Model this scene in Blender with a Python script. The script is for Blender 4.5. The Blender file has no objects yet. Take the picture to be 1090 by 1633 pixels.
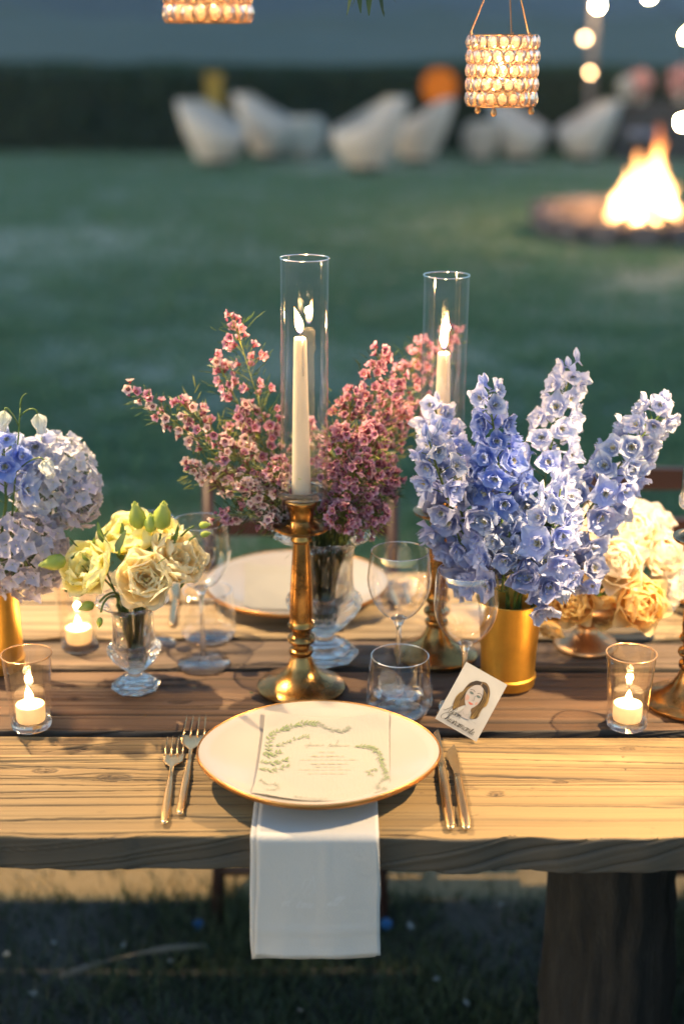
import bpy, math, random
import numpy as np
from mathutils import Vector, Matrix, Quaternion, Euler

random.seed(7)
RNG = np.random.RandomState(7)
PI = math.pi
SC = bpy.context.scene
COL = SC.collection

# ------------------------------------------------------------------ camera
PITCH = math.radians(18.4)
CAM_Z = 1.69
TABLE_Z = 0.76
cam_d = bpy.data.cameras.new('camera')
cam = bpy.data.objects.new('camera', cam_d); COL.objects.link(cam)
cam.location = (0, 0, CAM_Z); cam.rotation_euler = (PI/2 - PITCH, 0, 0)
cam_d.sensor_fit = 'VERTICAL'; cam_d.sensor_height = 36; cam_d.sensor_width = 24
cam_d.lens = 50; cam_d.clip_start = 0.05; cam_d.clip_end = 3000
cam_d.dof.use_dof = True; cam_d.dof.focus_distance = 1.93; cam_d.dof.aperture_fstop = 1.7
SC.camera = cam

# ------------------------------------------------------------------ world, sun, exposure
w = bpy.data.worlds.new('World'); SC.world = w; w.use_nodes = True
nt = w.node_tree; nt.nodes.clear()
out = nt.nodes.new('ShaderNodeOutputWorld'); bg = nt.nodes.new('ShaderNodeBackground')
sky = nt.nodes.new('ShaderNodeTexSky'); sky.sky_type = 'NISHITA'; sky.sun_disc = False
SUN_EL, SUN_ROT = math.radians(7.0), math.radians(-110)
sky.sun_elevation = SUN_EL; sky.sun_rotation = SUN_ROT
sky.air_density = 1.0; sky.dust_density = .7; sky.ozone_density = 2.0
bg.inputs['Strength'].default_value = 0.10
nt.links.new(sky.outputs[0], bg.inputs[0]); nt.links.new(bg.outputs[0], out.inputs[0])
sd = bpy.data.lights.new('sun', 'SUN'); sd.energy = 0.03; sd.angle = math.radians(12); sd.color = (1, .8, .65)
sun = bpy.data.objects.new('sun', sd); COL.objects.link(sun)
_sdir = Vector((math.sin(SUN_ROT)*math.cos(SUN_EL), math.cos(SUN_ROT)*math.cos(SUN_EL), math.sin(SUN_EL)))
sun.rotation_euler = _sdir.to_track_quat('Z', 'Y').to_euler(); sun.location = (0, 0, 20)
LAMP_L, LAMP_R = 13.0, 8.0          # watts of the two shaded lamps hanging over the table
vs = SC.view_settings
vs.view_transform = 'Standard'; vs.look = 'None'; vs.gamma = 1.0; vs.use_curve_mapping = False
vs.exposure = 2.15
cy = SC.cycles
cy.use_denoising = True
cy.max_bounces = 14; cy.transmission_bounces = 12; cy.transparent_max_bounces = 28
cy.diffuse_bounces = 5; cy.glossy_bounces = 6; cy.sample_clamp_indirect = 6.0
cy.caustics_reflective = False; cy.caustics_refractive = False

F = 50/36*1633.0
def ray(px, py):
    u = (px - 545)/F; v = (816.5 - py)/F
    return Vector((u, math.cos(PITCH) + v*math.sin(PITCH), -math.sin(PITCH) + v*math.cos(PITCH)))
def on(px, py, z=TABLE_Z):
    d = ray(px, py); t = (z - CAM_Z)/d.z
    return Vector((d.x*t, d.y*t, z))
def at(px, py, y):
    d = ray(px, py); t = y/d.y
    return Vector((d.x*t, y, CAM_Z + d.z*t))

# ------------------------------------------------------------------ noise
_T = np.random.RandomState(3).rand(4096)
def _h(ix, iy, s): return _T[(ix*374761 + iy*668265 + s*9176 + ((ix*iy) % 977)*31) % 4096]
def n2(x, y, s=0):
    x = np.asarray(x, float); y = np.asarray(y, float)
    ix = np.floor(x).astype(np.int64); iy = np.floor(y).astype(np.int64)
    fx = x-ix; fy = y-iy; fx = fx*fx*(3-2*fx); fy = fy*fy*(3-2*fy)
    a = _h(ix, iy, s); b = _h(ix+1, iy, s); c = _h(ix, iy+1, s); d = _h(ix+1, iy+1, s)
    return (a*(1-fx)+b*fx)*(1-fy)+(c*(1-fx)+d*fx)*fy

# ------------------------------------------------------------------ object helpers
def tag(o, label=None, cat=None, group=None, kind=None):
    if label: o['label'] = label
    if cat: o['category'] = cat
    if group: o['group'] = group
    if kind: o['kind'] = kind
    return o
def empty(name, loc=(0, 0, 0), rot=(0, 0, 0), label=None, cat=None, group=None):
    o = bpy.data.objects.new(name, None); COL.objects.link(o)
    o.empty_display_size = .02
    o.location = loc; o.rotation_euler = rot
    return tag(o, label, cat, group)
def put(name, mesh, parent=None, loc=(0, 0, 0), rot=None, scale=1):
    o = bpy.data.objects.new(name, mesh); COL.objects.link(o)
    if parent: o.parent = parent
    o.location = loc
    if rot is not None:
        if isinstance(rot, Quaternion): o.rotation_mode = 'QUATERNION'; o.rotation_quaternion = rot
        else: o.rotation_euler = rot
    o.scale = (scale,)*3 if isinstance(scale, (int, float)) else scale
    return o
def copy_tree(src, parent=None, loc=None, rot=None):
    c = src.copy(); COL.objects.link(c)
    if parent: c.parent = parent
    if loc is not None: c.location = loc
    if rot is not None: c.rotation_euler = rot
    for ch in list(src.children):
        copy_tree(ch, c)
    return c

class MB:
    def __init__(s): s.v = []; s.f = []; s.m = []; s.t = []
    def add(s, vs, fs, mi=0, ts=None):
        b = len(s.v); s.v += [tuple(v) for v in vs]
        s.f += [tuple(i+b for i in f) for f in fs]; s.m += [mi]*len(fs)
        s.t += list(ts) if ts is not None else [0.0]*len(vs)
    def xf(s, M, start=0):
        for i in range(start, len(s.v)): s.v[i] = tuple(M @ Vector(s.v[i]))
        return s
    def box(s, c, d, mi=0, M=None):
        x, y, z = d[0]/2, d[1]/2, d[2]/2
        vs = [Vector((sx*x, sy*y, sz*z)) for sz in (-1, 1) for sy in (-1, 1) for sx in (-1, 1)]
        if M: vs = [M @ v for v in vs]
        vs = [v + Vector(c) for v in vs]
        s.add(vs, [(0, 2, 3, 1), (4, 5, 7, 6), (0, 1, 5, 4), (2, 6, 7, 3), (0, 4, 6, 2), (1, 3, 7, 5)], mi)
    def tube(s, pts, rad, seg=8, mi=0, cap=True, flat=1.0, ts=None):
        pts = [Vector(p) for p in pts]; n = len(pts)
        if not hasattr(rad, '__len__'): rad = [rad]*n
        T0 = (pts[1]-pts[0]).normalized()
        X = T0.orthogonal().normalized()
        vs = []; tt = []
        for i, p in enumerate(pts):
            T = (pts[min(i+1, n-1)] - pts[max(i-1, 0)]).normalized()
            X = (X - T*X.dot(T)).normalized(); Y = T.cross(X)
            for k in range(seg):
                a = 2*PI*k/seg
                vs.append(p + (X*math.cos(a) + Y*math.sin(a)*flat)*rad[i]); tt.append(i/(n-1))
        fs = [(i*seg+k, i*seg+(k+1) % seg, (i+1)*seg+(k+1) % seg, (i+1)*seg+k) for i in range(n-1) for k in range(seg)]
        if cap: fs += [tuple(range(seg))[::-1], tuple((n-1)*seg+k for k in range(seg))]
        s.add(vs, fs, mi, tt)
    def lathe(s, prof, seg=32, mi=0, mod=None, closed=False):
        vs = []; fs = []; n = len(prof)
        for i, (r, z) in enumerate(prof):
            for k in range(seg):
                a = 2*PI*k/seg; rr = max(r, 1e-5)
                if mod: rr = rr*mod(a, z, i)
                vs.append((rr*math.cos(a), rr*math.sin(a), z))
        for i in range(n if closed else n-1):
            j = (i+1) % n
            for k in range(seg):
                fs.append((i*seg+k, i*seg+(k+1) % seg, j*seg+(k+1) % seg, j*seg+k))
        s.add(vs, fs, mi)
    def ring(s, R, r, z, seg=32, sub=6, mi=0):
        prof = [(R + r*math.cos(2*PI*i/sub), z + r*math.sin(2*PI*i/sub)) for i in range(sub)]
        s.lathe(prof, seg, mi, closed=True)
    def petal(s, L, W, cup=.3, ruf=0., nu=4, nv=4, peak=.6, tip=.0, rot=0., tilt=0., off=0., mi=0, curl=0., rng=random, side=0.25, M=None, rnd=False):
        """petal from the origin along +Y, face up, tilted up by `tilt`, turned by `rot` about Z"""
        vs = []; ts = []; ph = rng.random()*6
        for j in range(nv+1):
            t = j/nv
            base = math.sin(PI*min(1, (t**peak)*.93 + .05))**.8
            wd = W*.5*max(base, .12 if t < .5 else .10)
            if t == 1: wd = W*.5*(.16 if tip > 0 else .30)
            if rnd: wd = W*.5*math.sqrt(max(.03, math.sin(PI*(.03+.90*t**peak))))
            for i in range(nu+1):
                u = -1 + 2*i/nu
                x = u*wd
                y = off + L*(t - (.30*u*u*t*t if rnd else .07*abs(u)*t*(1-tip)))
                a = cup*t*1.2 - curl*max(0, t-.55)*2.4
                z = L*(cup*t*t*.5 - curl*max(0, t-.6)**2*2.2) + side*wd*u*u*1.2
                z += ruf*L*t*t*math.sin(u*5.5+ph+t*3) + ruf*.4*L*t*math.sin(u*11+ph*2)
                vs.append(Vector((x, y, z))); ts.append(t)
        R = Matrix.Rotation(rot, 4, 'Z') @ Matrix.Rotation(tilt, 4, 'X')
        if M: R = M @ R
        vs = [R @ v for v in vs]
        fs = [(j*(nu+1)+i, j*(nu+1)+i+1, (j+1)*(nu+1)+i+1, (j+1)*(nu+1)+i) for j in range(nv) for i in range(nu)]
        s.add(vs, fs, mi, ts)
    def build(s, name, mats, smooth=True):
        me = bpy.data.meshes.new(name); me.from_pydata(s.v, [], s.f)
        if not isinstance(mats, (list, tuple)): mats = [mats]
        for m in mats: me.materials.append(m)
        me.polygons.foreach_set('material_index', s.m)
        if smooth is True: me.polygons.foreach_set('use_smooth', [True]*len(s.f))
        elif smooth: me.polygons.foreach_set('use_smooth', [True]*len(s.f)); me.set_sharp_from_angle(angle=smooth)
        at_ = me.attributes.new('t', 'FLOAT', 'POINT'); at_.data.foreach_set('value', s.t)
        me.update(); return me

def npmesh(name, V, Fc, mat, attrs=None, smooth=True):
    V = np.asarray(V, np.float32); Fc = np.asarray(Fc, np.int32)
    me = bpy.data.meshes.new(name); k = Fc.shape[1]
    me.vertices.add(len(V)); me.vertices.foreach_set('co', V.ravel())
    me.loops.add(Fc.size); me.loops.foreach_set('vertex_index', Fc.ravel())
    me.polygons.add(len(Fc)); me.polygons.foreach_set('loop_start', np.arange(0, Fc.size, k, dtype=np.int32))
    me.update(calc_edges=True)
    me.polygons.foreach_set('use_smooth', np.full(len(Fc), smooth))
    for n, a in (attrs or {}).items():
        x = me.attributes.new(n, 'FLOAT', 'POINT'); x.data.foreach_set('value', np.asarray(a, np.float32))
    me.materials.append(mat); me.validate(); return me
def gridfaces(nr, nc):
    i = np.arange(nr-1)[:, None]*nc + np.arange(nc-1)[None, :]
    i = i.ravel(); return np.stack([i, i+1, i+nc+1, i+nc], 1)

# ------------------------------------------------------------------ materials
class N:
    def __init__(s, name):
        s.m = bpy.data.materials.new(name); s.m.use_nodes = True; s.t = s.m.node_tree; s.t.nodes.clear()
        s.out = s.t.nodes.new('ShaderNodeOutputMaterial')
    def n(s, typ, **kw):
        x = s.t.nodes.new('ShaderNode'+typ)
        for k, v in kw.items():
            if k in x.inputs: s.set(x, k, v)
            else: setattr(x, k, v)
        return x
    def set(s, x, k, v):
        if isinstance(v, bpy.types.NodeSocket): s.t.links.new(v, x.inputs[k])
        else: x.inputs[k].default_value = v
    def end(s, sh): s.t.links.new(sh, s.out.inputs['Surface']); return s.m
    def noise(s, scale, detail=4, rough=.5, vec=None, dist=0):
        x = s.n('TexNoise', Scale=scale, Detail=detail, Roughness=rough, Distortion=dist)
        if vec is not None: s.set(x, 'Vector', vec)
        return x.outputs['Fac']
    def obj(s, scale=None):
        o = s.n('TexCoord').outputs['Object']
        if scale:
            mp = s.n('Mapping', Scale=scale); s.set(mp, 'Vector', o); o = mp.outputs[0]
        return o
    def ramp(s, fac, stops):
        r = s.n('ValToRGB'); e = r.color_ramp.elements
        while len(e) < len(stops): e.new(.5)
        for i, (p, c) in enumerate(stops): e[i].position = p; e[i].color = (*c, 1) if len(c) == 3 else c
        s.set(r, 'Fac', fac); return r.outputs['Color']
    def mix(s, f, a, b, mode='MIX'):
        x = s.n('MixRGB', blend_type=mode); s.set(x, 'Fac', f)
        for k, v in (('Color1', a), ('Color2', b)):
            s.set(x, k, (*v, 1) if isinstance(v, tuple) and len(v) == 3 else v)
        return x.outputs[0]
    def math(s, op, a, b=0.):
        x = s.n('Math', operation=op); s.set(x, 0, a); s.set(x, 1, b); return x.outputs[0]
    def attr(s, name='t'): return s.n('Attribute', attribute_name=name).outputs['Fac']
    def rand(s): return s.n('ObjectInfo').outputs['Random']
    def bump(s, h, strength=.3, dist=.01):
        b = s.n('Bump', Strength=strength, Distance=dist); s.set(b, 'Height', h); return b.outputs[0]
    def pbsdf(s, col, rough=.5, metal=0, **kw):
        p = s.n('BsdfPrincipled'); s.set(p, 'Base Color', (*col, 1) if isinstance(col, tuple) and len(col) == 3 else col)
        s.set(p, 'Roughness', rough); s.set(p, 'Metallic', metal)
        for k, v in kw.items(): s.set(p, k.replace('_', ' '), v)
        return p
def simple(name, col, rough=.5, metal=0, **kw):
    m = N(name); n = m.noise(35, 5, .6, m.obj())
    c = m.mix(n, tuple(x*.82 for x in col), tuple(min(1, x*1.15) for x in col))
    return m.end(m.pbsdf(c, rough, metal, Normal=m.bump(n, .15, .002), **kw).outputs[0])

def petal_mat(name, inner, outer, vary=.25, trans=.35, rough=.55, alt=None, lo=.15, hi=.85):
    m = N(name); t = m.attr()
    c = m.ramp(t, [(lo, inner), (hi, outer)])
    if alt: c = m.mix(m.math('MULTIPLY', m.rand(), .8), c, alt)
    h = m.n('HueSaturation'); m.set(h, 'Color', c); m.set(h, 'Value', m.math('ADD', m.math('MULTIPLY', m.rand(), vary*2), 1-vary))
    m.set(h, 'Saturation', m.math('ADD', m.math('MULTIPLY', m.noise(60, 2, .5, m.obj()), .5), .75))
    vein = m.noise(260, 2, .5, m.obj((1, .18, 1)))
    p = m.pbsdf(h.outputs[0], rough, 0, Normal=m.bump(vein, .35, .0015))
    tr = m.n('BsdfTranslucent'); m.set(tr, 'Color', h.outputs[0])
    mx = m.n('MixShader'); m.set(mx, 'Fac', trans)
    m.t.links.new(p.outputs[0], mx.inputs[1]); m.t.links.new(tr.outputs[0], mx.inputs[2])
    return m.end(mx.outputs[0])
def leaf_mat(name, c1, c2):
    return petal_mat(name, c1, c2, vary=.3, trans=.3, rough=.4)
def thin_glass(name, tint=(1, 1, 1), k=1.7, base=.02, rough=0.0):
    m = N(name); tr = m.n('BsdfTransparent'); tr.inputs[0].default_value = (*tint, 1)
    gl = m.n('BsdfGlossy'); gl.inputs['Roughness'].default_value = rough; gl.inputs['Color'].default_value = (1, 1, 1, 1)
    fc = m.n('LayerWeight', Blend=.5).outputs['Facing']
    f = m.math('MINIMUM', m.math('ADD', m.math('MULTIPLY', m.math('POWER', fc, 4.5), .55*k), .04*k+base), .95)
    mx = m.n('MixShader'); m.set(mx, 'Fac', f)
    m.t.links.new(tr.outputs[0], mx.inputs[1]); m.t.links.new(gl.outputs[0], mx.inputs[2])
    return m.end(mx.outputs[0])
def solid_glass(name, tint=(1, 1, 1), clear=.35):
    m = N(name); g = m.n('BsdfGlass', IOR=1.5, Roughness=.0); g.inputs['Color'].default_value = (*tint, 1)
    tr = m.n('BsdfTransparent'); mx = m.n('MixShader'); m.set(mx, 'Fac', clear)
    m.t.links.new(g.outputs[0], mx.inputs[1]); m.t.links.new(tr.outputs[0], mx.inputs[2])
    return m.end(mx.outputs[0])
def brass(name, col, rough, dark=.35, worn=.5):
    m = N(name); n = m.noise(28, 8, .65, m.obj()); n_ = m.noise(160, 3, .6, m.obj((1, 1, .25)))
    f = m.ramp(n, [(.40, (0, 0, 0)), (.66, (1, 1, 1))])
    c = m.mix(m.math('MULTIPLY', f, worn), col, tuple(x*dark for x in col))
    r = m.math('ADD', m.math('MULTIPLY', n, .3), rough-.12)
    return m.end(m.pbsdf(c, r, 1, Normal=m.bump(m.math('ADD', n_, m.math('MULTIPLY', n, 2.)), .12, .002)).outputs[0])
def emit(name, col, st):
    m = N(name); e = m.n('Emission'); e.inputs[0].default_value = (*col, 1); e.inputs[1].default_value = st
    return m.end(e.outputs[0])

M_brass = brass('antique_brass', (.50, .27, .085), .22, .14, .9)
M_gold = brass('gold_paint', (.66, .38, .07), .42, .6, .35)
M_gold2 = simple('brushed_gold', (.72, .50, .26), .27, 1)
M_rose = brass('worn_rose_brass', (.62, .38, .20), .38)
M_dish = thin_glass('thin_glass', k=2.6, base=.015)
M_tube = thin_glass('chimney_glass', (.985, .985, .98), k=2.2, base=.035)
M_rim = thin_glass('glass_rim', k=4, base=.55, rough=.08)
M_votive = thin_glass('votive_glass', (1.0, .97, .93), k=2.4, base=.04)
M_votrim = simple('gilded_rim', (.85, .5, .25), .25, .8)
M_solid = solid_glass('solid_glass', clear=.25)
M_crystal = solid_glass('cut_crystal', (1.0, 1.0, .985), clear=.2)
M_iron = simple('dark_metal', (.03, .028, .025), .5, .6)
M_string = simple('jute_string', (.35, .2, .12), .9)

def wax_mat():
    m = N('ivory_wax'); c = m.mix(m.noise(12, 3, .5, m.obj()), (.93, .82, .62), (.96, .88, .74))
    p = m.pbsdf(c, .42, 0); tr = m.n('BsdfTranslucent'); m.set(tr, 'Color', c); mx = m.n('MixShader'); m.set(mx, 'Fac', .4)
    m.t.links.new(p.outputs[0], mx.inputs[1]); m.t.links.new(tr.outputs[0], mx.inputs[2]); return m.end(mx.outputs[0])
M_wax = wax_mat()
def flame_mat():
    m = N('flame'); t = m.attr(); lw = m.n('LayerWeight', Blend=.35).outputs['Facing']
    c = m.ramp(t, [(.0, (.12, .25, .9)), (.14, (.9, .45, .15)), (.35, (1, .70, .32)), (.75, (1, .62, .22)), (1, (1, .35, .06))])
    st = m.ramp(t, [(.0, (.03,)*3), (.18, (.3,)*3), (.4, (1,)*3), (.8, (.8,)*3), (1, (.25,)*3)])
    st = m.math('MULTIPLY', st, m.math('SUBTRACT', 1.05, lw))
    e = m.n('Emission'); m.set(e, 'Color', c); m.set(e, 'Strength', m.math('MULTIPLY', st, 12.))
    tr = m.n('BsdfTransparent'); a = m.n('AddShader')
    m.t.links.new(e.outputs[0], a.inputs[0]); m.t.links.new(tr.outputs[0], a.inputs[1])
    return m.end(a.outputs[0])
M_flame = flame_mat()
M_wick = simple('wick', (.03, .025, .02), .9)

# wood of the table: height and colour share the attributes made with the mesh
def wood_mat(name, pale, mid, dark):
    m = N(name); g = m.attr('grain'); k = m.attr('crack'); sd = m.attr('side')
    c = m.ramp(g, [(.15, dark), (.45, mid), (.85, pale)])
    c = m.mix(m.math('MULTIPLY', m.noise(3.5, 4, .6, m.obj((.5, 2, 1))), .55), c, tuple(x*.62 for x in mid))
    fine = m.noise(900, 3, .6, m.obj((.035, 1, 1)))
    c = m.mix(m.math('MULTIPLY', fine, .6), c, tuple(x*.7 for x in mid))
    c = m.mix(m.math('MULTIPLY', k, .92), c, (.018, .012, .009))
    spots = m.ramp(m.noise(55, 3, .6, m.obj((.6, 1, 1))), [(.66, (0, 0, 0)), (.76, (.55,)*3)])
    c = m.mix(spots, c, (.09, .055, .035))
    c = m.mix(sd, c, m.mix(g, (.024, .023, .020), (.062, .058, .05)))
    p = m.pbsdf(c, .72, 0, Normal=m.bump(m.math('ADD', fine, m.math('MULTIPLY', g, .6)), .35, .0015))
    return m.end(p.outputs[0])
W1 = wood_mat('weathered_pine', (.39, .275, .125), (.28, .185, .08), (.12, .068, .03))
W2 = wood_mat('brown_oak_plank', (.21, .125, .07), (.125, .07, .038), (.05, .028, .016))
W3 = wood_mat('grey_plank', (.27, .20, .14), (.185, .13, .09), (.08, .055, .04))
W4 = wood_mat('pale_far_plank', (.52, .40, .25), (.42, .31, .18), (.24, .17, .095))

# ------------------------------------------------------------------ ground, hills
def ground_mat():
    m = N('lawn'); o = m.obj()
    big = m.noise(.35, 4, .6, o); mid = m.noise(3.0, 5, .6, o); fine = m.noise(90, 4, .7, o)
    c = m.mix(big, (.075, .170, .090), (.155, .285, .165))
    c = m.mix(m.math('MULTIPLY', mid, .6), c, (.045, .095, .07))
    c = m.mix(m.math('MULTIPLY', fine, .5), c, (.10, .13, .09))
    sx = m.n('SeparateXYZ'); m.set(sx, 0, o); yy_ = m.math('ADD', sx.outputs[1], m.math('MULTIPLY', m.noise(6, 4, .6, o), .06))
    near = m.ramp(m.math('DIVIDE', yy_, 6.), [(.428, (1, 1, 1)), (.432, (0, 0, 0))])  # dark soil up to the table's shadow edge; shade put into the colour
    lit_band = m.ramp(m.math('DIVIDE', yy_, 6.), [(.428, (0, 0, 0)), (.432, (1, 1, 1)), (.52, (1, 1, 1)), (.56, (0, 0, 0))])  # tan earth starting at that shadow edge; lamplight painted into the colour
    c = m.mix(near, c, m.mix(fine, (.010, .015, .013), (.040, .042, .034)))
    c = m.mix(lit_band, c, m.mix(m.noise(40, 5, .7, o), (.26, .17, .06), (.46, .33, .14)))
    p = m.pbsdf(c, .8, 0, Normal=m.bump(fine, .6, .02), Sheen_Weight=.5, Sheen_Roughness=.4); return m.end(p.outputs[0])
xs = np.concatenate([np.linspace(-900, -30, 20), np.linspace(-26, 26, 60), np.linspace(30, 900, 20)])
ys = np.concatenate([np.linspace(-60, 0, 6), np.linspace(1, 40, 70), np.linspace(60, 1200, 24)])
X, Y = np.meshgrid(xs, ys)
Z = (n2(X*.4, Y*.4, 1)-.5)*.05*np.clip((Y-3)/4, 0, 1)
Z = Z + np.where(Y > 40, -.3, 0)
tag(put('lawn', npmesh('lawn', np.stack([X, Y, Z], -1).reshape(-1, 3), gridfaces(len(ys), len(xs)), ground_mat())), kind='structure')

def hill_mat():
    m = N('wooded_hill'); o = m.obj()
    c = m.mix(m.noise(.03, 6, .7, o), (.018, .035, .032), (.045, .055, .05))
    c = m.mix(m.math('MULTIPLY', m.noise(.15, 5, .7, o), .6), c, (.02, .045, .035))
    return m.end(m.pbsdf(c, .95).outputs[0])
def hills(name, y0, y1, top, seed, mat=None):
    xs = np.linspace(-260, 260, 150); v = np.linspace(0, 1, 30)
    X, Vv = np.meshgrid(xs, v)
    ridge = top(X)
    Yy = y0 + (y1-y0)*Vv
    Zz = ridge*np.sin(Vv*PI*.5) + (n2(X*.06, Vv*9, seed)-.5)*3.5*Vv + (n2(X*.35, Vv*40, seed+1))*1.5*Vv - .5
    tag(put(name, npmesh(name, np.stack([X, Yy, Zz], -1).reshape(-1, 3), gridfaces(30, 150), mat or hill_mat())), kind='structure')
hills('hill', 190, 330, lambda x: np.clip(26 - .27*(x+20), 11.5, 60), 4)
hills('hill', 90, 150, lambda x: 3.0 - .006*x, 9, simple('far_field', (.07, .10, .065), .95))

# haze
def haze():
    b = MB(); b.box((0, 150, 30), (900, 420, 64.0))
    m = N('haze_air'); v = m.n('VolumePrincipled'); v.inputs['Color'].default_value = (.60, .80, 1, 1)
    v.inputs['Density'].default_value = .0013; v.inputs['Anisotropy'].default_value = .2
    m.t.links.new(v.outputs[0], m.out.inputs['Volume'])
    tag(put('haze', b.build('haze', m.m, False)), kind='stuff')
HAZE = True

# ------------------------------------------------------------------ hedge and things near it
M_hedge = leaf_mat('hedge_leaf', (.018, .060, .020), (.034, .098, .034))
M_hedge_core = simple('hedge_core', (.012, .026, .012), .95)
def hedge():
    h = empty('hedge', (0, 22.8, 0), label='long clipped dark green hedge behind the white tub chairs', cat='hedge')
    b = MB(); b.box((0, .9, .58), (50, 1.6, 1.16)); put('hedge_core', b.build('hedge_core', M_hedge_core, False), h)
    n = 52000
    x = RNG.uniform(-13, 13, n); side = RNG.rand(n) < .6
    z = np.where(side, RNG.uniform(0, 1.26, n), 1.2+RNG.rand(n)*.1)
    y = np.where(side, RNG.uniform(-.05, .14, n), RNG.uniform(0, 1.8, n))
    y += (n2(x*1.2, z*2, 5)-.5)*.25
    z += (n2(x*1.1, y, 6)-.5)*.12*np.where(side, 0, 1)
    P = np.stack([x, y, z], 1)
    A = RNG.normal(size=(n, 3)); A /= np.linalg.norm(A, axis=1)[:, None]
    B = np.cross(A, RNG.normal(size=(n, 3))); B /= np.linalg.norm(B, axis=1)[:, None]
    s = RNG.uniform(.03, .06, n)[:, None]
    V = np.stack([P-A*s, P-B*s*.5, P+A*s, P+B*s*.5], 1).reshape(-1, 3)
    Fc = np.arange(4*n).reshape(-1, 4)
    o = put('foliage', npmesh('foliage', V, Fc, M_hedge, {'t': np.tile([0, .5, 1, .5], n)}, False), h); o['kind'] = 'stuff'
hedge()

# white woven tub chairs
def wicker():
    m = N('white_wicker'); o = m.obj()
    wv = m.n('TexWave', Scale=18, Distortion=1.5, wave_type='BANDS', bands_direction='Z'); m.set(wv, 'Vector', o)
    c = m.mix(wv.outputs['Fac'], (.56, .52, .47), (.82, .78, .73))
    return m.end(m.pbsdf(c, .6, 0, Normal=m.bump(wv.outputs['Fac'], .5, .01)).outputs[0])
M_wicker = wicker(); M_cush = simple('cream_cushion', (.62, .52, .42), .9)
def tub_mesh():
    b = MB(); nf = 40; nz = 9; vs = []; fs = []
    def pt(k, j, inner):
        a = 2*PI*k/nf; back = min(1, (1-math.cos(a))/2*1.22)          # a=0 front, pi back
        top = .54 + .40*back**1.3
        t = j/nz; z = .10 + (top-.10)*t
        r = (.27 + .20*math.sin(t*PI*.62)) - (.05 if inner else 0)
        return Vector((r*math.cos(a) - .12*back*t*t, r*math.sin(a)*1.05, max(z, .36) if inner else z))
    for inner in (0, 1):
        base = len(vs)
        for j in range(nz+1):
            for k in range(nf): vs.append(pt(k, j, inner))
        for j in range(nz):
            for k in range(nf): fs.append((base+j*nf+k, base+j*nf+(k+1) % nf, base+(j+1)*nf+(k+1) % nf, base+(j+1)*nf+k))
    off = (nz+1)*nf
    for k in range(nf): fs.append((nz*nf+k, nz*nf+(k+1) % nf, off+nz*nf+(k+1) % nf, off+nz*nf+k))
    b.add(vs, fs); return b.build('shell', M_wicker)
TUB = tub_mesh()
b = MB(); b.lathe([(0, .36), (.3, .36), (.345, .38), (.35, .42), (.32, .46), (0, .47)], 28); CUSH = b.build('cushion', M_cush)
b = MB(); b.lathe([(0, 0), (.2, 0), (.21, .02), (.19, .13), (0, .13)], 24); TLEG = b.build('base', M_iron)
tubs = [(343, 266, -25, 1.0, 'white woven tub chair at the far left end, its high back leaning left'),
        (432, 256, -10, 1.05, 'white woven tub chair behind and right of the leftmost one, close to the hedge'),
        (488, 256, 80, .72, 'low white tub chair between the two left chairs and the pair in the middle'),
        (583, 276, 195, 1.08, 'large white tub chair nearest the camera in the middle of the lawn group'),
        (664, 262, 170, 1.0, 'white woven tub chair just right of the nearest one, back rising right'),
        (766, 258, 100, .66, 'small low white chair behind the right beaded lantern'),
        (828, 258, -30, .92, 'white tub chair just right of the small one, below the right beaded lantern'),
        (930, 258, 190, .95, 'white woven tub chair at the right end, high back leaning right')]
for px, py, deg, s, lab in tubs:
    p = on(px, py, 0)
    t = empty('tub_chair', p, (0, 0, math.radians(deg)), lab, 'chair', 'white tub chairs on the lawn')
    t.scale = (s*.9, s*.9, s*.95)
    put('shell', TUB, t); put('cushion', CUSH, t); put('base', TLEG, t)

# small far things
p = at(700, 138, 22.3)
o = empty('paper_lantern', (p.x, p.y, 0), label='glowing orange round lantern on a stake in front of the hedge', cat='lantern')
b = MB(); b.lathe([(.02, -.34), (.18, -.30), (.3, -.12), (.33, .03), (.27, .2), (.14, .3), (.02, .32)], 24)
put('globe', b.build('globe', emit('orange_glow', (1.0, .26, .02), .12)), o, (0, 0, p.z), None, .8)
b = MB(); b.tube([(0, 0, 0), (0, 0, p.z-.27)], .02, 8); put('stake', b.build('stake', M_iron), o)
p = at(341, 140, 22.4)
o = empty('yellow_post', (p.x, p.y, 0), label='dull yellow upright post in front of the hedge behind the left chair', cat='post')
b = MB(); b.box((0, 0, .58), (.24, .12, 1.16)); b.box((0, 0, 1.18), (.28, .16, .05)); put('post', b.build('post', simple('ochre_paint', (.38, .25, .03), .6), False), o)
p = on(212, 238, 0)
o = empty('flower_tuft', p, label='small reddish flower tuft at the foot of the hedge on the left', cat='flowers')
b = MB()
for i in range(30):
    a = random.random()*6.28; r = random.random()*.12; c = Vector((r*math.cos(a), r*math.sin(a), .12+random.random()*.16))
    b.petal(.06, .05, rot=a, tilt=random.random(), M=Matrix.Translation(c))
    b.tube([(r*.3*math.cos(a), r*.3*math.sin(a), 0), c], .004, 4, 1)
put('blossoms', b.build('blossoms', [petal_mat('red_tuft', (.4, .08, .06), (.5, .2, .16)), M_hedge]), o)

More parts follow.
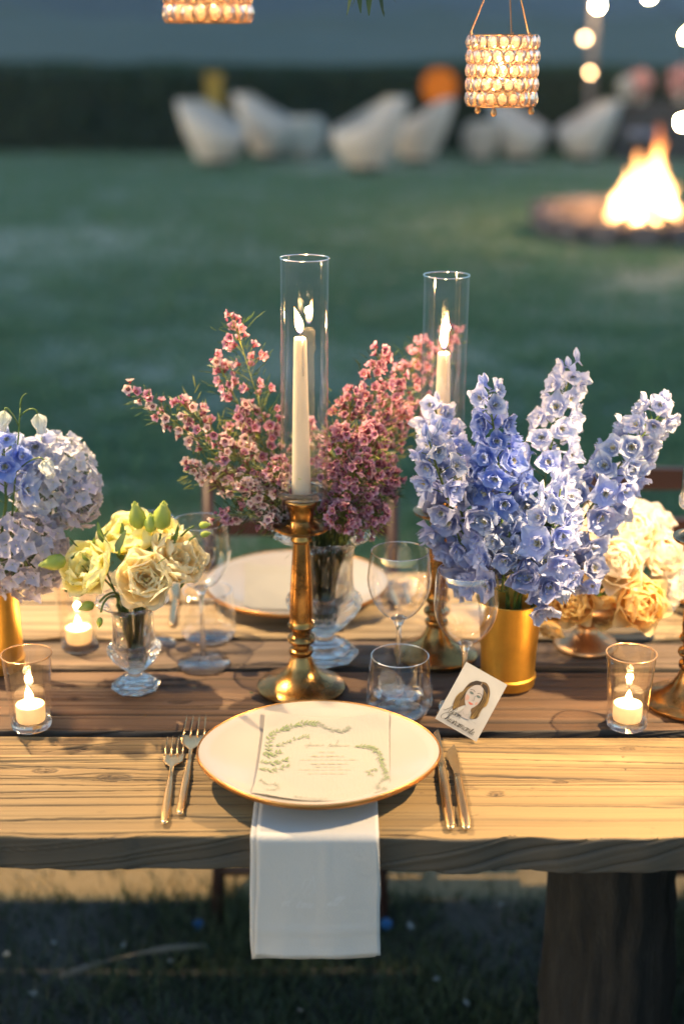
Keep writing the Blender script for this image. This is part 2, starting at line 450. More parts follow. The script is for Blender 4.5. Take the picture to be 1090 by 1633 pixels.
# buffet table on the right with flower domes
M_drape = simple('dark_cloth', (.06, .065, .07), .9)
p = on(1075, 253, 0)
o = empty('buffet_table', (p.x+.35, p.y, 0), label='long dark covered table on the right in front of the hedge', cat='table')
b = MB(); b.box((0, 0, .78), (2.7, .8, .05)); put('tabletop', b.build('tabletop', simple('dark_brown_top', (.09, .06, .045), .6), False), o)
b = MB()
for i in range(14):
    b.box((-1.22+i*.188, -.37+.02*(i % 2), .375), (.18, .03, .75))
b.box((0, .05, .375), (2.4, .7, .75)); put('drape', b.build('drape', M_drape, False), o)
M_pinkfl = petal_mat('pale_pink_bloom', (.75, .35, .30), (.85, .6, .55))
M_whitefl = petal_mat('white_bloom', (.7, .75, .72), (.82, .84, .84))
def dome(px, py, r, mat, lab):
    q = at(px, py, p.y-.05)
    d = empty('flower_arrangement', (q.x, q.y, .805), label=lab, cat='flowers', group='flower arrangements on the far table')
    b = MB(); b.lathe([(0, 0), (.07, 0), (.08, .12), (.1, .16)], 16); put('pot', b.build('pot', M_whitefl), d)
    b = MB()
    for i in range(90):
        v = Vector((random.gauss(0, 1), random.gauss(0, 1), random.gauss(.2, 1))).normalized()*r*random.uniform(.75, 1.05)
        b.petal(.09, .08, .6, rot=random.random()*6.3, tilt=random.random()*1.2, M=Matrix.Translation(v+Vector((0, 0, r*.9+.08))))
    put('blossoms', b.build('blossoms', mat), d)
dome(1022, 138, .17, M_pinkfl, 'round pink flower arrangement on the dark covered table')
dome(998, 135, .12, M_whitefl, 'small white flower arrangement left of the pink one on the dark table')
dome(1088, 120, .2, M_pinkfl, 'pale pink flower arrangement at the right edge on the dark table')
q = on(1020, 268, 0)
o = empty('stool', q, label='grey blue stool standing in front of the dark covered table', cat='stool')
b = MB(); b.lathe([(0, .42), (.2, .42), (.22, .46), (.2, .50), (0, .50)], 20); put('seat', b.build('seat', simple('blue_grey', (.20, .22, .30), .7)), o)
for a in (0.6, 2.2, 3.8, 5.3):
    b = MB(); b.tube([(.17*math.cos(a), .17*math.sin(a), 0), (.12*math.cos(a), .12*math.sin(a), .42)], .018, 6); put('leg', b.build('leg', M_iron), o)

# pole with string of bulbs
p = on(935, 250, 0)
pole = empty('light_pole', p, label='thin grey pole behind the right tub chair carrying bulb strings', cat='pole')
b = MB(); b.tube([(0, 0, 0), (0, 0, 3.4)], [.07, .05], 10); put('pole', b.build('pole', simple('grey_wood', (.24, .22, .22), .8)), pole)
M_bulb = emit('bulb_glow', (1, .66, .34), 170); M_bulb2 = emit('dim_bulb_glow', (1, .55, .25), 11)
def bulb(px, py, y, lab, mat, r=.035):
    q = at(px, py, y)
    o = empty('festoon_bulb', q, label=lab, cat='light bulb', group='bulbs of the string lights')
    b = MB(); b.lathe([(0, -r), (r*.6, -r*.8), (r, -.1*r), (r*.8, r*.6), (r*.4, r), (0, r*1.05)], 16); put('glass_bulb', b.build('glass_bulb', mat), o)
    b = MB(); b.lathe([(r*.45, r*.9), (r*.5, r*1.1), (r*.5, r*2.2), (0, r*2.3)], 12); put('socket', b.build('socket', M_iron), o)
    return q + Vector((0, 0, r*2.3))
yy = p.y-.5
qs = [bulb(952, 9, yy, 'bright bulb highest on the string by the grey pole', M_bulb),
      bulb(932, 61, yy-.2, 'dimmer bulb in the middle of the string by the grey pole', M_bulb2),
      bulb(940, 116, yy-.2, 'dimmest bulb lowest on the string by the grey pole, against the hedge top', M_bulb2, .028)]
b = MB(); b.tube([qs[0]+Vector((-.1, 0, .9)), qs[0], qs[1], qs[2]], .006, 5)
tag(put('light_string', b.build('light_string', M_iron)), 'dark cable joining the three bulbs by the grey pole', 'cable')
r1 = bulb(1088, 195, 12.5, 'bright bulb at the right edge above the campfire', M_bulb, .03)
r2 = bulb(1096, 58, 13, 'bright bulb cut by the right edge beside the far hills', M_bulb, .03)
r3 = bulb(1034, -6, 14, 'bright bulb cut by the top edge right of the grey pole', M_bulb, .02)
b = MB(); b.tube([r3+Vector((-.3, .1, .5)), r3, r2, r1], .006, 5)
tag(put('light_string', b.build('light_string', M_iron)), 'dark cable of the bulbs hanging along the right edge', 'cable')

# ------------------------------------------------------------------ fire pit
FP = on(1022, 375, 0)
def fire():
    m = N('camp_fire'); t = m.attr()
    c = m.ramp(t, [(0, (1, .42, .14)), (.5, (1, .50, .16)), (1, (1, .22, .03))])
    e = m.n('Emission'); m.set(e, 'Color', c); m.set(e, 'Strength', m.math('MULTIPLY', m.math('SUBTRACT', 1.12, t), 3.5))
    lwf = m.n('LayerWeight', Blend=.5).outputs['Facing']
    m.set(e, 'Strength', m.math('MULTIPLY', m.math('SUBTRACT', 1.1, t), m.math('MULTIPLY', m.math('SUBTRACT', 1.0, lwf), m.math('MULTIPLY', m.noise(9, 4, .6, m.obj((1, 1, .5))), 3.6))))
    trf = m.n('BsdfTransparent'); adf = m.n('AddShader'); m.t.links.new(e.outputs[0], adf.inputs[0]); m.t.links.new(trf.outputs[0], adf.inputs[1])
    mt = m.end(adf.outputs[0])
    o = empty('campfire', FP+Vector((0, 0, .02)), label='blazing orange campfire burning inside the low stone ring', cat='fire')
    b = MB()
    TG = [(-.20, 0, .46, .085), (-.06, .05, .62, .10), (.10, 0, .70, .095), (.15, .05, .86, .055), (.22, -.03, .44, .085), (.02, -.08, .40, .10), (-.27, .03, .24, .07), (.29, .02, .26, .06), (-.14, -.06, .34, .08), (.0, .1, .5, .09)]
    TG += [(random.uniform(-.26, .28), random.uniform(-.1, .1), random.uniform(.12, .4), random.uniform(.025, .05)) for _ in range(14)]
    for i, (x, y, h, rd) in enumerate(TG):
        n = 11; ln = random.uniform(-.10, .12); pts = [(x*(1-.25*k/n)+ln*(k/n)**2+.028*math.sin(k*.9+i*1.7)*(k/n), y, .10+h*k/n) for k in range(n+1)]
        b.tube(pts, [rd*math.sin(PI*min(1, (k/n)**.62*.9+.08))*(1+.22*math.sin(k*1.6+i))+.003 for k in range(n+1)], 9)
    b.t = [min(1, max(0, (v[2]-.1)/.8)) for v in b.v]
    put('flames', b.build('flames', mt), o)
    bark = simple('charred_wood', (.06, .04, .03), .9)
    for i in range(7):
        a = i*.9+.2; b = MB(); b.tube([(.42*math.cos(a), .42*math.sin(a), .05), (-.05*math.cos(a), -.05*math.sin(a), .30)], [.05, .04], 9)
        put('firewood', b.build('firewood', bark), o)
    L = bpy.data.lights.new('fire_light', 'POINT'); L.energy = 50; L.color = (1, .5, .2); L.shadow_soft_size = .25
    lo = bpy.data.objects.new('fire_light', L); COL.objects.link(lo); lo.parent = o; lo.location = (0, 0, .95)
fire()
ring = empty('fire_pit', FP, label='low ring of pinkish grey stone blocks around the campfire', cat='fire pit')
M_stone = simple('pinkish_stone', (.12, .105, .115), .85)
def stone_mesh(seed):
    rg = random.Random(seed); b = MB(); b.box((0, 0, .0), (1, 1, 1))
    me = b.build('stone', M_stone, False)
    import bmesh
    bm = bmesh.new(); bm.from_mesh(me); bmesh.ops.bevel(bm, geom=bm.edges[:], offset=.14, segments=2, affect='EDGES')
    for v in bm.verts: v.co += Vector((rg.uniform(-.04, .04), rg.uniform(-.04, .04), rg.uniform(-.04, .04)))
    bm.to_mesh(me); bm.free(); return me
STN = [stone_mesh(i) for i in range(3)]
for i in range(17):
    a = 2*PI*i/17+.1
    put('stone', STN[i % 3], ring, (.84*math.cos(a), .84*math.sin(a), .1), (0, 0, a+random.uniform(-.1, .1)), (.26, .29, .20+random.uniform(-.02, .02)))
for (px, py, lab) in ((905, 352, 'grey flat cushion block lying left of the fire ring'), (985, 350, 'pinkish flat block just left of the flames behind the ring')):
    q = on(px, py+14, 0); o = put('seat_block', STN[1], None, q+Vector((0, 0, .14)), (0, 0, .2), (.62, .4, .28))
    tag(o, lab, 'stone block')

# ------------------------------------------------------------------ grass
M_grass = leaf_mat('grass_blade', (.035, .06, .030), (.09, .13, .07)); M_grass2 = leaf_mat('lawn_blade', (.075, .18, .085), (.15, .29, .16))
def grass(n, xf, y0, y1, h0, h1, wd, pw=1.0):
    y = y0 + (y1-y0)*RNG.rand(n)**pw
    x = (RNG.rand(n)*2-1)*xf(y)
    d = n2(x*3, y*3, 11)
    keep = (RNG.rand(n) < np.where(y < 4, np.clip((d-.20)*2.4, .25, 1), .35+d)) & ~((y > 2.55) & (y < 3.2) & (RNG.rand(n) < .86))
    x, y = x[keep], y[keep]; n = len(x)
    h = RNG.uniform(h0, h1, n)*(.5+n2(x*5, y*5, 3)); a = RNG.rand(n)*2*PI
    lean = RNG.uniform(.1, 1.0, n)*h; la = RNG.rand(n)*2*PI
    w_ = wd*RNG.uniform(.6, 1.3, n)
    P0 = np.stack([x-np.cos(a)*w_, y-np.sin(a)*w_, np.zeros(n)], 1)
    P1 = np.stack([x+np.cos(a)*w_, y+np.sin(a)*w_, np.zeros(n)], 1)
    P2 = np.stack([x+np.cos(la)*lean, y+np.sin(la)*lean, h], 1)
    V = np.stack([P0, P1, P2], 1).reshape(-1, 3)
    return V, np.arange(3*n).reshape(-1, 3), np.tile([0, 0, 1.], n)
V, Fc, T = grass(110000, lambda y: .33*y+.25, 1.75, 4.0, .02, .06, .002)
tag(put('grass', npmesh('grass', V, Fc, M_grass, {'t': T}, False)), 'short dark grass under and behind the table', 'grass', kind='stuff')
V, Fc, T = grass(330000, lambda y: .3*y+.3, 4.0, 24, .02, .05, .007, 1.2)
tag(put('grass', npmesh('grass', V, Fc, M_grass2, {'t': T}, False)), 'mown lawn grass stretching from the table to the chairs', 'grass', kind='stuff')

# ------------------------------------------------------------------ table
def plank(name, y0, y1, z1, th, mat, seed, knots, dy, parent, cracks=(), amp=1.0, dx=.0032):
    xs = np.concatenate([np.linspace(-1.5, -.62, 60), np.arange(-.615, .616, dx), np.linspace(.62, 1.5, 60)])
    nfr = 26; nt_ = int((y1-y0)/dy); nb = 6
    s_f = np.linspace(-th, -.0, nfr); s_t = np.linspace(0, y1-y0, nt_+1)[1:]; s_b = np.linspace(y1-y0, y1-y0+th, nb+1)[1:]
    S = np.concatenate([s_f, s_t, s_b])
    X, Sg = np.meshgrid(xs, S)
    sw = Sg + (n2(X*1.3, Sg*6, seed)-.5)*.030 + (n2(X*6, Sg*20, seed+1)-.5)*.004
    for kx, ks, r in knots:
        d2 = ((X-kx)/(3.2*r))**2 + ((Sg-ks)/r)**2
        sw = sw - (Sg-ks)*np.exp(-d2*.8)*.75
    front = Sg < 0
    sw = np.where(front, Sg*1.0 - .16*X + (n2(X*2, Sg*20, seed)-.5)*.02, sw)
    g1 = n2(X*.9+7, sw*190, seed+2); g2 = n2(X*2.1, sw*430, seed+3); g3 = n2(X*.6, sw*60, seed+4)
    vis = n2(X*2.0, sw*26, seed+5)
    g = .28*g1 + .17*g2 + .20*g3 + .35*n2(X*1.2, sw*58, seed+34)
    nl = n2(X*.8+2, sw*62, seed+30); nm = n2(X*.7+9, sw*120, seed+31)
    line = np.maximum(np.clip(1.25-np.abs(nl-.5)/.055, 0, 1)*np.clip(n2(X*1.9, sw*40, seed+32)*2.6-.75, 0, 1), np.clip(1.2-np.abs(nm-.5)/.09, 0, 1)*np.clip(n2(X*2.6, sw*70, seed+33)*2.6-1.1, 0, 1)*.8)
    wav = n2(X*1.2, sw*58, seed+34)
    gro = np.clip((.40-g1)/.3, 0, 1)*(.25+.75*vis)
    ck = np.clip((.15-n2(X*.75+3, sw*95, seed+7))/.06, 0, 1)*np.clip((n2(X*1.7, sw*12, seed+8)-.35)*4, 0, 1)
    for (x0, s0, x1_, s1_, wdt) in cracks:
        t = np.clip((X-x0)/(x1_-x0), 0, 1); cs = s0+(s1_-s0)*t + (n2(X*14, X*0, seed+9)-.5)*.006 + (n2(X*60, X*0, seed+9)-.5)*.002
        ins = (X > min(x0, x1_)) & (X < max(x0, x1_))
        ck = np.maximum(ck, np.where(ins, np.clip(1.5-np.abs(Sg-cs)/wdt, 0, 1), 0)*np.sin(t*PI)**.3)
    for kx, ks, r in knots:
        d = np.sqrt(((X-kx)/(1.3*r))**2 + ((Sg-ks)/(.6*r))**2)
        ck = np.maximum(ck, np.clip(1-np.abs(d-1)*4, 0, 1)*(n2(X*70, Sg*90, seed+12) > .35)*.9); ck = np.maximum(ck, np.clip(1-np.abs(d-.55)*5, 0, 1)*(n2(X*90, Sg*90, seed+15) > .5)*.8)
        g = g - .45*np.clip(1.25-d, 0, 1)
        ck = np.maximum(ck, (d < .8)*np.clip((n2(X*220, Sg*260, 4)-.62)*4, 0, 1))
    ck = np.maximum(ck, np.where(front, 0, gro*.45*np.clip(n2(X*5, sw*200, seed+21)*2.2-.3, 0, 1)))
    ck = np.maximum(ck, line)
    disp = -((1-wav)*.0032*amp + line*.0018 + gro*.0012*amp + ck*.0022) + (n2(X*3, Sg*9, seed+13)-.5)*.003
    edge = (n2(X*4, X*0+1, seed+14)-.5)*.013 + (n2(X*24, X*0+1, seed+15)-.5)*.006 + np.clip(n2(X*9, X*0+1, seed+18)-.72, 0, 1)*.03
    w_ = y1-y0
    # cross-section with rounded arrises
    rr = .006
    yb = np.where(Sg < 0, 0, np.where(Sg > w_, w_, Sg)); zb = np.where(Sg < 0, Sg, np.where(Sg > w_, -(Sg-w_), 0))
    df = np.clip(1-np.abs(Sg)/rr, 0, 1)**2*.0025; dbk = np.clip(1-np.abs(Sg-w_)/rr, 0, 1)**2*.0025
    Yv = y0 + yb + np.where(Sg <= 0, -disp + edge, 0) + edge*np.clip(1-Sg/.02, 0, 1)*(Sg > 0) + df - dbk
    Yv = Yv + np.where(Sg > w_-.02, (n2(X*4, X*0, seed+16)-.5)*.008*np.clip((Sg-w_+.02)/.02, 0, 1), 0)
    Zv = z1 + zb + np.where((Sg > 0) & (Sg <= w_), disp, 0) - df - dbk
    V = np.stack([X, Yv, Zv], -1).reshape(-1, 3)
    Fc = gridfaces(len(S), len(xs))
    lo = np.arange(len(xs)); hi = (len(S)-1)*len(xs) + lo
    under = np.stack([lo[1:], lo[:-1], hi[:-1], hi[1:]], 1)
    Fc = np.concatenate([Fc, under])
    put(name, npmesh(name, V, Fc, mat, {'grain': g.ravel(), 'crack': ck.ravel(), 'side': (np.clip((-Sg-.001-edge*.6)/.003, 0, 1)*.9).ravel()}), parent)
table = empty('trestle_table', (0, 0, 0), label='rustic long table of thick weathered planks on bark covered logs', cat='table')
X0 = lambda px, py: on(px, py).x
def kn(px, py, y0, r): q = on(px, py); return (q.x, q.y-y0, r)
Y1 = 1.532
k1 = [kn(182, 1238, Y1, .017), kn(130, 1192, Y1, .009), kn(72, 1227, Y1, .012), kn(790, 1263, Y1, .010), kn(893, 1243, Y1, .007), kn(1000, 1190, Y1, .008)]
def cr(a, b, c, d, y0, wd): wd *= 1.7; p, q = on(a, b), on(c, d); return (p.x, p.y-y0, q.x, q.y-y0, wd)
c1 = [cr(-20, 1217, 330, 1228, Y1, .0012), cr(40, 1236, 340, 1244, Y1, .0009), cr(720, 1232, 1000, 1240, Y1, .0013), cr(640, 1187, 1000, 1190, Y1, .0008),
      cr(60, 1196, 190, 1180, Y1, .0008), cr(700, 1281, 1100, 1285, Y1, .0014), cr(990, 1195, 1000, 1240, Y1, .0015), cr(-30, 1306, 420, 1300, Y1, .001)]
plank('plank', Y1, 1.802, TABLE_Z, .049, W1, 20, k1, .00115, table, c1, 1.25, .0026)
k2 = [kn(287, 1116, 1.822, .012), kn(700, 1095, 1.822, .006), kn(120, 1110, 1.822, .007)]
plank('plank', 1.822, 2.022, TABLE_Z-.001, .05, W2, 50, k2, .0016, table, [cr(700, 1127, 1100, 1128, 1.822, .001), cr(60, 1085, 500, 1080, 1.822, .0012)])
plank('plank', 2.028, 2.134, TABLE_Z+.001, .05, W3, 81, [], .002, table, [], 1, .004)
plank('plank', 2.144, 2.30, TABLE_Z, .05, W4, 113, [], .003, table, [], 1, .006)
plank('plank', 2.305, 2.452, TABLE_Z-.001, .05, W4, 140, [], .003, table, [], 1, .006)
def bark_log(x, y, r, seed, h=.705):
    nf, nz = 90, 60
    a = np.linspace(0, 2*PI, nf, endpoint=False); z = np.linspace(0, h, nz); A, Zg = np.meshgrid(a, z)
    wob = n2(Zg*2, A*0, seed)*.03 + (n2(Zg*22, np.round(A*2)*.7, seed+5)-.5)*.010
    rid = np.abs(n2(A*9/PI*2+Zg*1.5, Zg*4, seed+1)-.5)*2
    R_ = r*(1+.10*(n2(np.cos(A)*1.5+4, np.sin(A)*1.5+4+Zg*2, seed+2)-.5)+.05*np.clip((.25-Zg)/.25, 0, 1)) + .014*rid
    V = np.stack([x+wob+np.cos(A)*R_, y+np.sin(A)*R_, Zg], -1).reshape(-1, 3)
    i = np.arange(nz-1)[:, None]*nf; k = np.arange(nf)[None, :]
    Fc = np.stack([i+k, i+(k+1) % nf, i+nf+(k+1) % nf, i+nf+k], -1).reshape(-1, 4)
    return npmesh('log_leg', V, Fc, M_bark)
def bark_mat():
    m = N('log_bark'); o = m.obj((1, 1, .22)); n = m.noise(38, 8, .7, o)
    c = m.ramp(n, [(.3, (.006, .006, .006)), (.55, (.020, .019, .018)), (.8, (.05, .046, .042))])
    return m.end(m.pbsdf(c, .9, 0, Normal=m.bump(n, .9, .02)).outputs[0])
M_bark = bark_mat()
for (x, y, r, sd_) in ((.415, 2.0, .10, 5), (.655, 1.80, .10, 9), (-.98, 1.75, .11, 13), (-1.2, 2.15, .10, 17), (.9, 2.2, .1, 21)):
    put('log_leg', bark_log(x, y, r, sd_), table)
b = MB(); b.box((.66, 1.99, .6825), (.14, .80, .045)); b.box((-1.08, 1.99, .6825), (.14, .80, .045))
put('crossbeam', b.build('crossbeam', M_bark, False), table)

# ------------------------------------------------------------------ guest chairs behind the table
M_chair = simple('dark_red_wood', (.035, .013, .010), .45)
def guest_chair(x, y, lab):
    c = empty('folding_chair', (x, y, 0), label=lab, cat='chair', group='dark wooden chairs behind the table')
    for sx in (-1, 1):
        b = MB(); b.tube([(sx*.185, .30, 0), (sx*.19, .02, .45), (sx*.19, .05, .86)], [.014, .015, .012], 8); put('back_post', b.build('back_post', M_chair), c)
        b = MB(); b.tube([(sx*.165, -.30, 0), (sx*.165, .05, .47)], .013, 8); put('front_leg', b.build('front_leg', M_chair), c)
    for z, hh in ((.835, .045), (.73, .035)):
        b = MB(); b.box((0, .05, z), (.40, .018, hh)); put('back_rail', b.build('back_rail', M_chair, False), c)
    for i in range(5):
        b = MB(); b.box((0, -.22+i*.07, .455), (.36, .055, .016)); put('seat_slat', b.build('seat_slat', M_chair, False), c)
    b = MB(); b.tube([(-.165, -.235, .09), (.165, -.235, .09)], .010, 8); put('stretcher', b.build('stretcher', M_chair), c)
guest_chair(-.085, 2.74, 'dark wooden folding chair behind the table, opposite the near plate')
guest_chair(.70, 2.74, 'dark red wooden folding chair behind the table at the right edge')

# ------------------------------------------------------------------ candles
def flame_mesh(h=.04, r=.0058, bend=.15):
    b = MB(); n = 14; pts = []; rad = []
    for i in range(n+1):
        t = i/n; pts.append((-bend*h*t*t, 0, h*t)); rad.append(r*max(.02, math.sin(PI*min(1, t**.62*.98+.02))**1.1))
    b.tube(pts, rad, 12); return b.build('flame', M_flame)
FLAME = flame_mesh(); FLAME_S = flame_mesh(.022, .0048, .1)
def candle_light(parent, z, en, r=.006):
    L = bpy.data.lights.new('candle_light', 'POINT'); L.energy = en; L.color = (1, .58, .25); L.shadow_soft_size = r
    o = bpy.data.objects.new('candle_light', L); COL.objects.link(o); o.parent = parent; o.location = (0, 0, z)
b = MB(); b.tube([(0, 0, 0), (.0005, 0, .006), (-.0005, 0, .010)], .0008, 6); WICK = b.build('wick', M_wick)

STICK = [(0, 0), (.064, 0), (.066, .002), (.0665, .006), (.064, .009), (.052, .013), (.038, .020), (.026, .031), (.019, .043), (.016, .052),
         (.0135, .056), (.0175, .059), (.0185, .063), (.0175, .067), (.013, .070), (.0125, .075), (.0195, .079), (.0210, .083), (.0195, .087), (.0135, .091), (.014, .098),
         (.0195, .103), (.0205, .106), (.0185, .109), (.0165, .114), (.0175, .125), (.0165, .160), (.0145, .200), (.0125, .232), (.0120, .238), (.0155, .241), (.0155, .245),
         (.0125, .249), (.0125, .252), (.0235, .256), (.037, .258), (.0405, .261), (.0405, .264), (.034, .2635), (.023, .268), (.0175, .274), (.018, .283), (.021, .294), (.0245, .300), (.0255, .303), (.0245, .305), (0, .305)]
b = MB(); b.lathe(STICK[:34], 48); ST1 = b.build('stem_and_base', M_brass, math.radians(40))
b = MB(); b.lathe(STICK[33:], 48); ST2 = b.build('candle_cup', M_brass, math.radians(40))
b = MB(); b.lathe([(0, .3055), (.020, .3055), (.033, .3085), (.0355, .312), (.0365, .322), (.035, .3225), (.0335, .314), (.030, .311), (0, .309)], 48, mod=lambda a, z, i: 1+.012*math.cos(20*a)); DISH = b.build('glass_dish', M_crystal)
b = MB(); b.lathe([(.0335, 0), (.0335, .115), (.0335, .23), (.0335, .345)], 64); TUBE = b.build('glass_wall', M_tube)
b = MB(); b.ring(.0335, .0009, .345, 64, 8); TRIM = b.build('rim', M_rim)
def taper_mesh(h):
    b = MB(); pr = [(0, 0), (.0138, 0), (.0138, .003)] + [(.0138-.0048*(k/12)**1.1, .003+(h-.008)*k/12) for k in range(1, 13)] + [(.0078, h-.002), (.005, h-.001), (0, h-.0025)]
    b.lathe(pr, 32); return b.build('wax', M_wax)
TAPER = taper_mesh(.232)
def candlestick(p, lean, taperdx, labs, tube=True, tdx=0, th=.232, rz=0, sc=.985):
    c = empty('candlestick', p, (0, lean, rz), labs[0], 'candlestick', 'brass candlesticks on the table'); c.scale = (1, 1, sc)
    put('stem_and_base', ST1, c); put('candle_cup', ST2, c); put('glass_dish', DISH, c)
    M = Matrix.Rotation(lean, 4, 'Y')
    q = Vector(p) + M @ Vector((0, 0, .3105*sc))
    b = MB()
    for a_, d_ in ((-1.2, .05), (2.2, .03)):
        L_ = [(.0100*math.cos(a_)*(1+.02*k_), .0100*math.sin(a_)*(1+.02*k_), th-.004-d_*k_/6) for k_ in range(7)]
        b.tube(L_, [.0012, .0013, .0012, .0012, .0015, .0022, .0012], 6)
    DRIP = b.build('wax_drip', M_wax)
    t = empty('taper_candle', q, (0, lean*.2, 0), labs[1], 'candle', 'ivory taper candles')
    put('wax', taper_mesh(th) if th != .232 else TAPER, t); put('wax_drip', DRIP, t)['kind'] = 'stuff'; put('wick', WICK, t, (0, 0, th-.003)); fs_ = random.uniform(.9, 1.15); put('flame', FLAME, t, (0, 0, th+.004), (0, random.uniform(-.12, .08), rz), (1, 1, fs_))
    candle_light(t, th+.024, .5)
    g = empty('glass_chimney', q+Vector((tdx, 0, .0005)), (0, lean, 0), labs[2], 'glass chimney', 'glass chimneys around the tapers')
    g.scale = (1, 1, sc); put('glass_wall', TUBE, g); put('rim', TRIM, g)
cs1 = on(480, 1098); cs2 = on(694, 1045); cs3 = on(1096, 1121)
candlestick(cs1, .010, 0, ('antique brass candlestick behind the near plate, in the middle', 'ivory taper candle burning on the middle brass candlestick', 'tall clear glass chimney around the middle taper candle'), tdx=.004)
candlestick(cs2, .006, 0, ('antique brass candlestick behind the wine glasses, partly hidden by blue delphiniums', 'ivory taper candle with its tip showing above the blue delphiniums', 'clear glass chimney rising behind the blue delphiniums'), th=.205, rz=.8, sc=.92)
candlestick(cs3, 0, 0, ('brass candlestick cut by the right edge of the picture', 'ivory taper candle just outside the right edge', 'glass chimney of the candlestick at the right edge'))

def tealight(p, lab, cat='candle'):
    t = empty('tealight', p, label=lab, cat=cat, group='small white candles in glasses')
    b = MB(); b.lathe([(0, 0), (.0195, 0), (.0205, .003), (.0205, .0225), (.0195, .0245), (.0185, .0238), (.012, .0225), (0, .0225)], 32)
    put('wax', b.build('wax', M_wax), t); put('wick', WICK, t, (0, 0, .022)); put('flame', FLAME_S, t, (0, 0, .027), (random.uniform(-.1, .1), random.uniform(-.25, .25), random.random()*6), random.uniform(.85, 1.25)); candle_light(t, .041, .16, .005)
VOT = [(.0260, 0.004), (.0285, .010), (.0300, .040), (.0325, .080), (.0350, .112)]
b = MB(); b.lathe(VOT, 48); VW = b.build('glass_wall', M_votive)
b = MB(); b.ring(.0350, .0011, .1125, 48, 8); VR = b.build('rim', M_votrim)
b = MB(); b.lathe([(0, 0), (.026, 0), (.0282, .003), (.0288, .009), (.027, .0105), (0, .0095)], 40); VB = b.build('thick_base', M_solid)
def votive(p, lab, lab2, sc=1.0):
    v = empty('votive_glass', p, label=lab, cat='candle glass', group='candle glasses on the table'); v.scale = (sc,)*3
    put('glass_wall', VW, v); put('rim', VR, v); put('thick_base', VB, v)
    tealight(Vector(p)+Vector((0, 0, .0108*sc)), lab2)
votive(on(51, 1158), 'copper rimmed candle glass at the left edge of the near planks', 'small white candle burning inside the copper rimmed glass at the left edge')
votive(on(998, 1157), 'copper rimmed candle glass in front of the cream roses', 'small white candle glowing inside the glass in front of the cream roses')
votive(on(127, 1032), 'candle glass behind the yellow lisianthus, beside the blue hydrangeas', 'small white candle burning in the glass behind the yellow lisianthus')

# ------------------------------------------------------------------ wine glasses, tumblers
def wine(p, lab, H=.225, bz=.118, R=.047, rim=.0415, foot=.037):
    o = empty('wine_glass', p, label=lab, cat='wine glass', group='stemmed wine glasses')
    b = MB(); hb = H-bz
    pr = [(.004, bz), (.014, bz+.004), (.026, bz+.013), (.037, bz+.028), (.044, bz+.045), (R, bz+.062), (R-.001, bz+.078), (rim+.0025, H-.012), (rim, H)]
    # smooth the profile
    ps = []
    for i in range(len(pr)-1):
        for k in range(4):
            t = k/4; p0 = pr[max(i-1, 0)]; p1 = pr[i]; p2 = pr[i+1]; p3 = pr[min(i+2, len(pr)-1)]
            ps.append(tuple(.5*((2*p1[d])+(-p0[d]+p2[d])*t+(2*p0[d]-5*p1[d]+4*p2[d]-p3[d])*t*t+(-p0[d]+3*p1[d]-3*p2[d]+p3[d])*t**3) for d in (0, 1)))
    ps.append(pr[-1]); b.lathe(ps, 56); bo = put('bowl', b.build('bowl', M_dish), o)
    b = MB(); b.ring(rim, .0007, H, 56, 8); put('rim', b.build('rim', M_rim), bo)
    b = MB(); b.lathe([(0, .004), (.0085, .005), (.0055, .012), (.0038, .03), (.0034, .07), (.0040, bz-.012), (.0075, bz-.003), (.012, bz+.0025), (.010, bz+.004), (0, bz+.0055)], 24); put('stem', b.build('stem', M_solid), o)
    b = MB(); b.lathe([(0, 0), (foot, 0), (foot+.0006, .0012), (foot, .0022), (.02, .0032), (.009, .0048), (0, .0052)], 48); put('foot', b.build('foot', M_solid), o)
wine(on(634, 1104), 'clear wine glass standing behind the tumbler, left of the portrait card')
wine(on(738, 1128), 'clear wine glass with the portrait card leaning on its stem', H=.214, bz=.100, R=.0465, rim=.042, foot=.036)
wine(on(325, 1058), 'clear wine glass right of the yellow lisianthus vase', H=.235, bz=.125, foot=.041)
wine(on(243, 1028), 'clear wine glass hidden behind the yellow lisianthus', H=.215, bz=.11, foot=.038)
def tumbler(p, lab, s=1):
    o = empty('tumbler', p, label=lab, cat='tumbler', group='stemless water glasses'); o.scale = (s, s, s)
    b = MB(); b.lathe([(.020, .002), (.036, .004), (.045, .010), (.0480, .019), (.0482, .028), (.0465, .05), (.0435, .075), (.041, .091)], 56); put('glass_wall', b.build('glass_wall', M_dish), o)
    b = MB(); b.ring(.041, .0008, .091, 56, 8); put('rim', b.build('rim', M_rim), o)
    b = MB(); b.lathe([(0, 0), (.030, 0), (.036, .003), (.034, .0055), (0, .004)], 40); put('thick_base', b.build('thick_base', M_solid), o)
tumbler(on(636, 1137), 'clear stemless tumbler in front of the wine glass, right behind the near plate')
tumbler(on(333, 1020), 'clear stemless tumbler behind the wine glass by the far plate', .95)

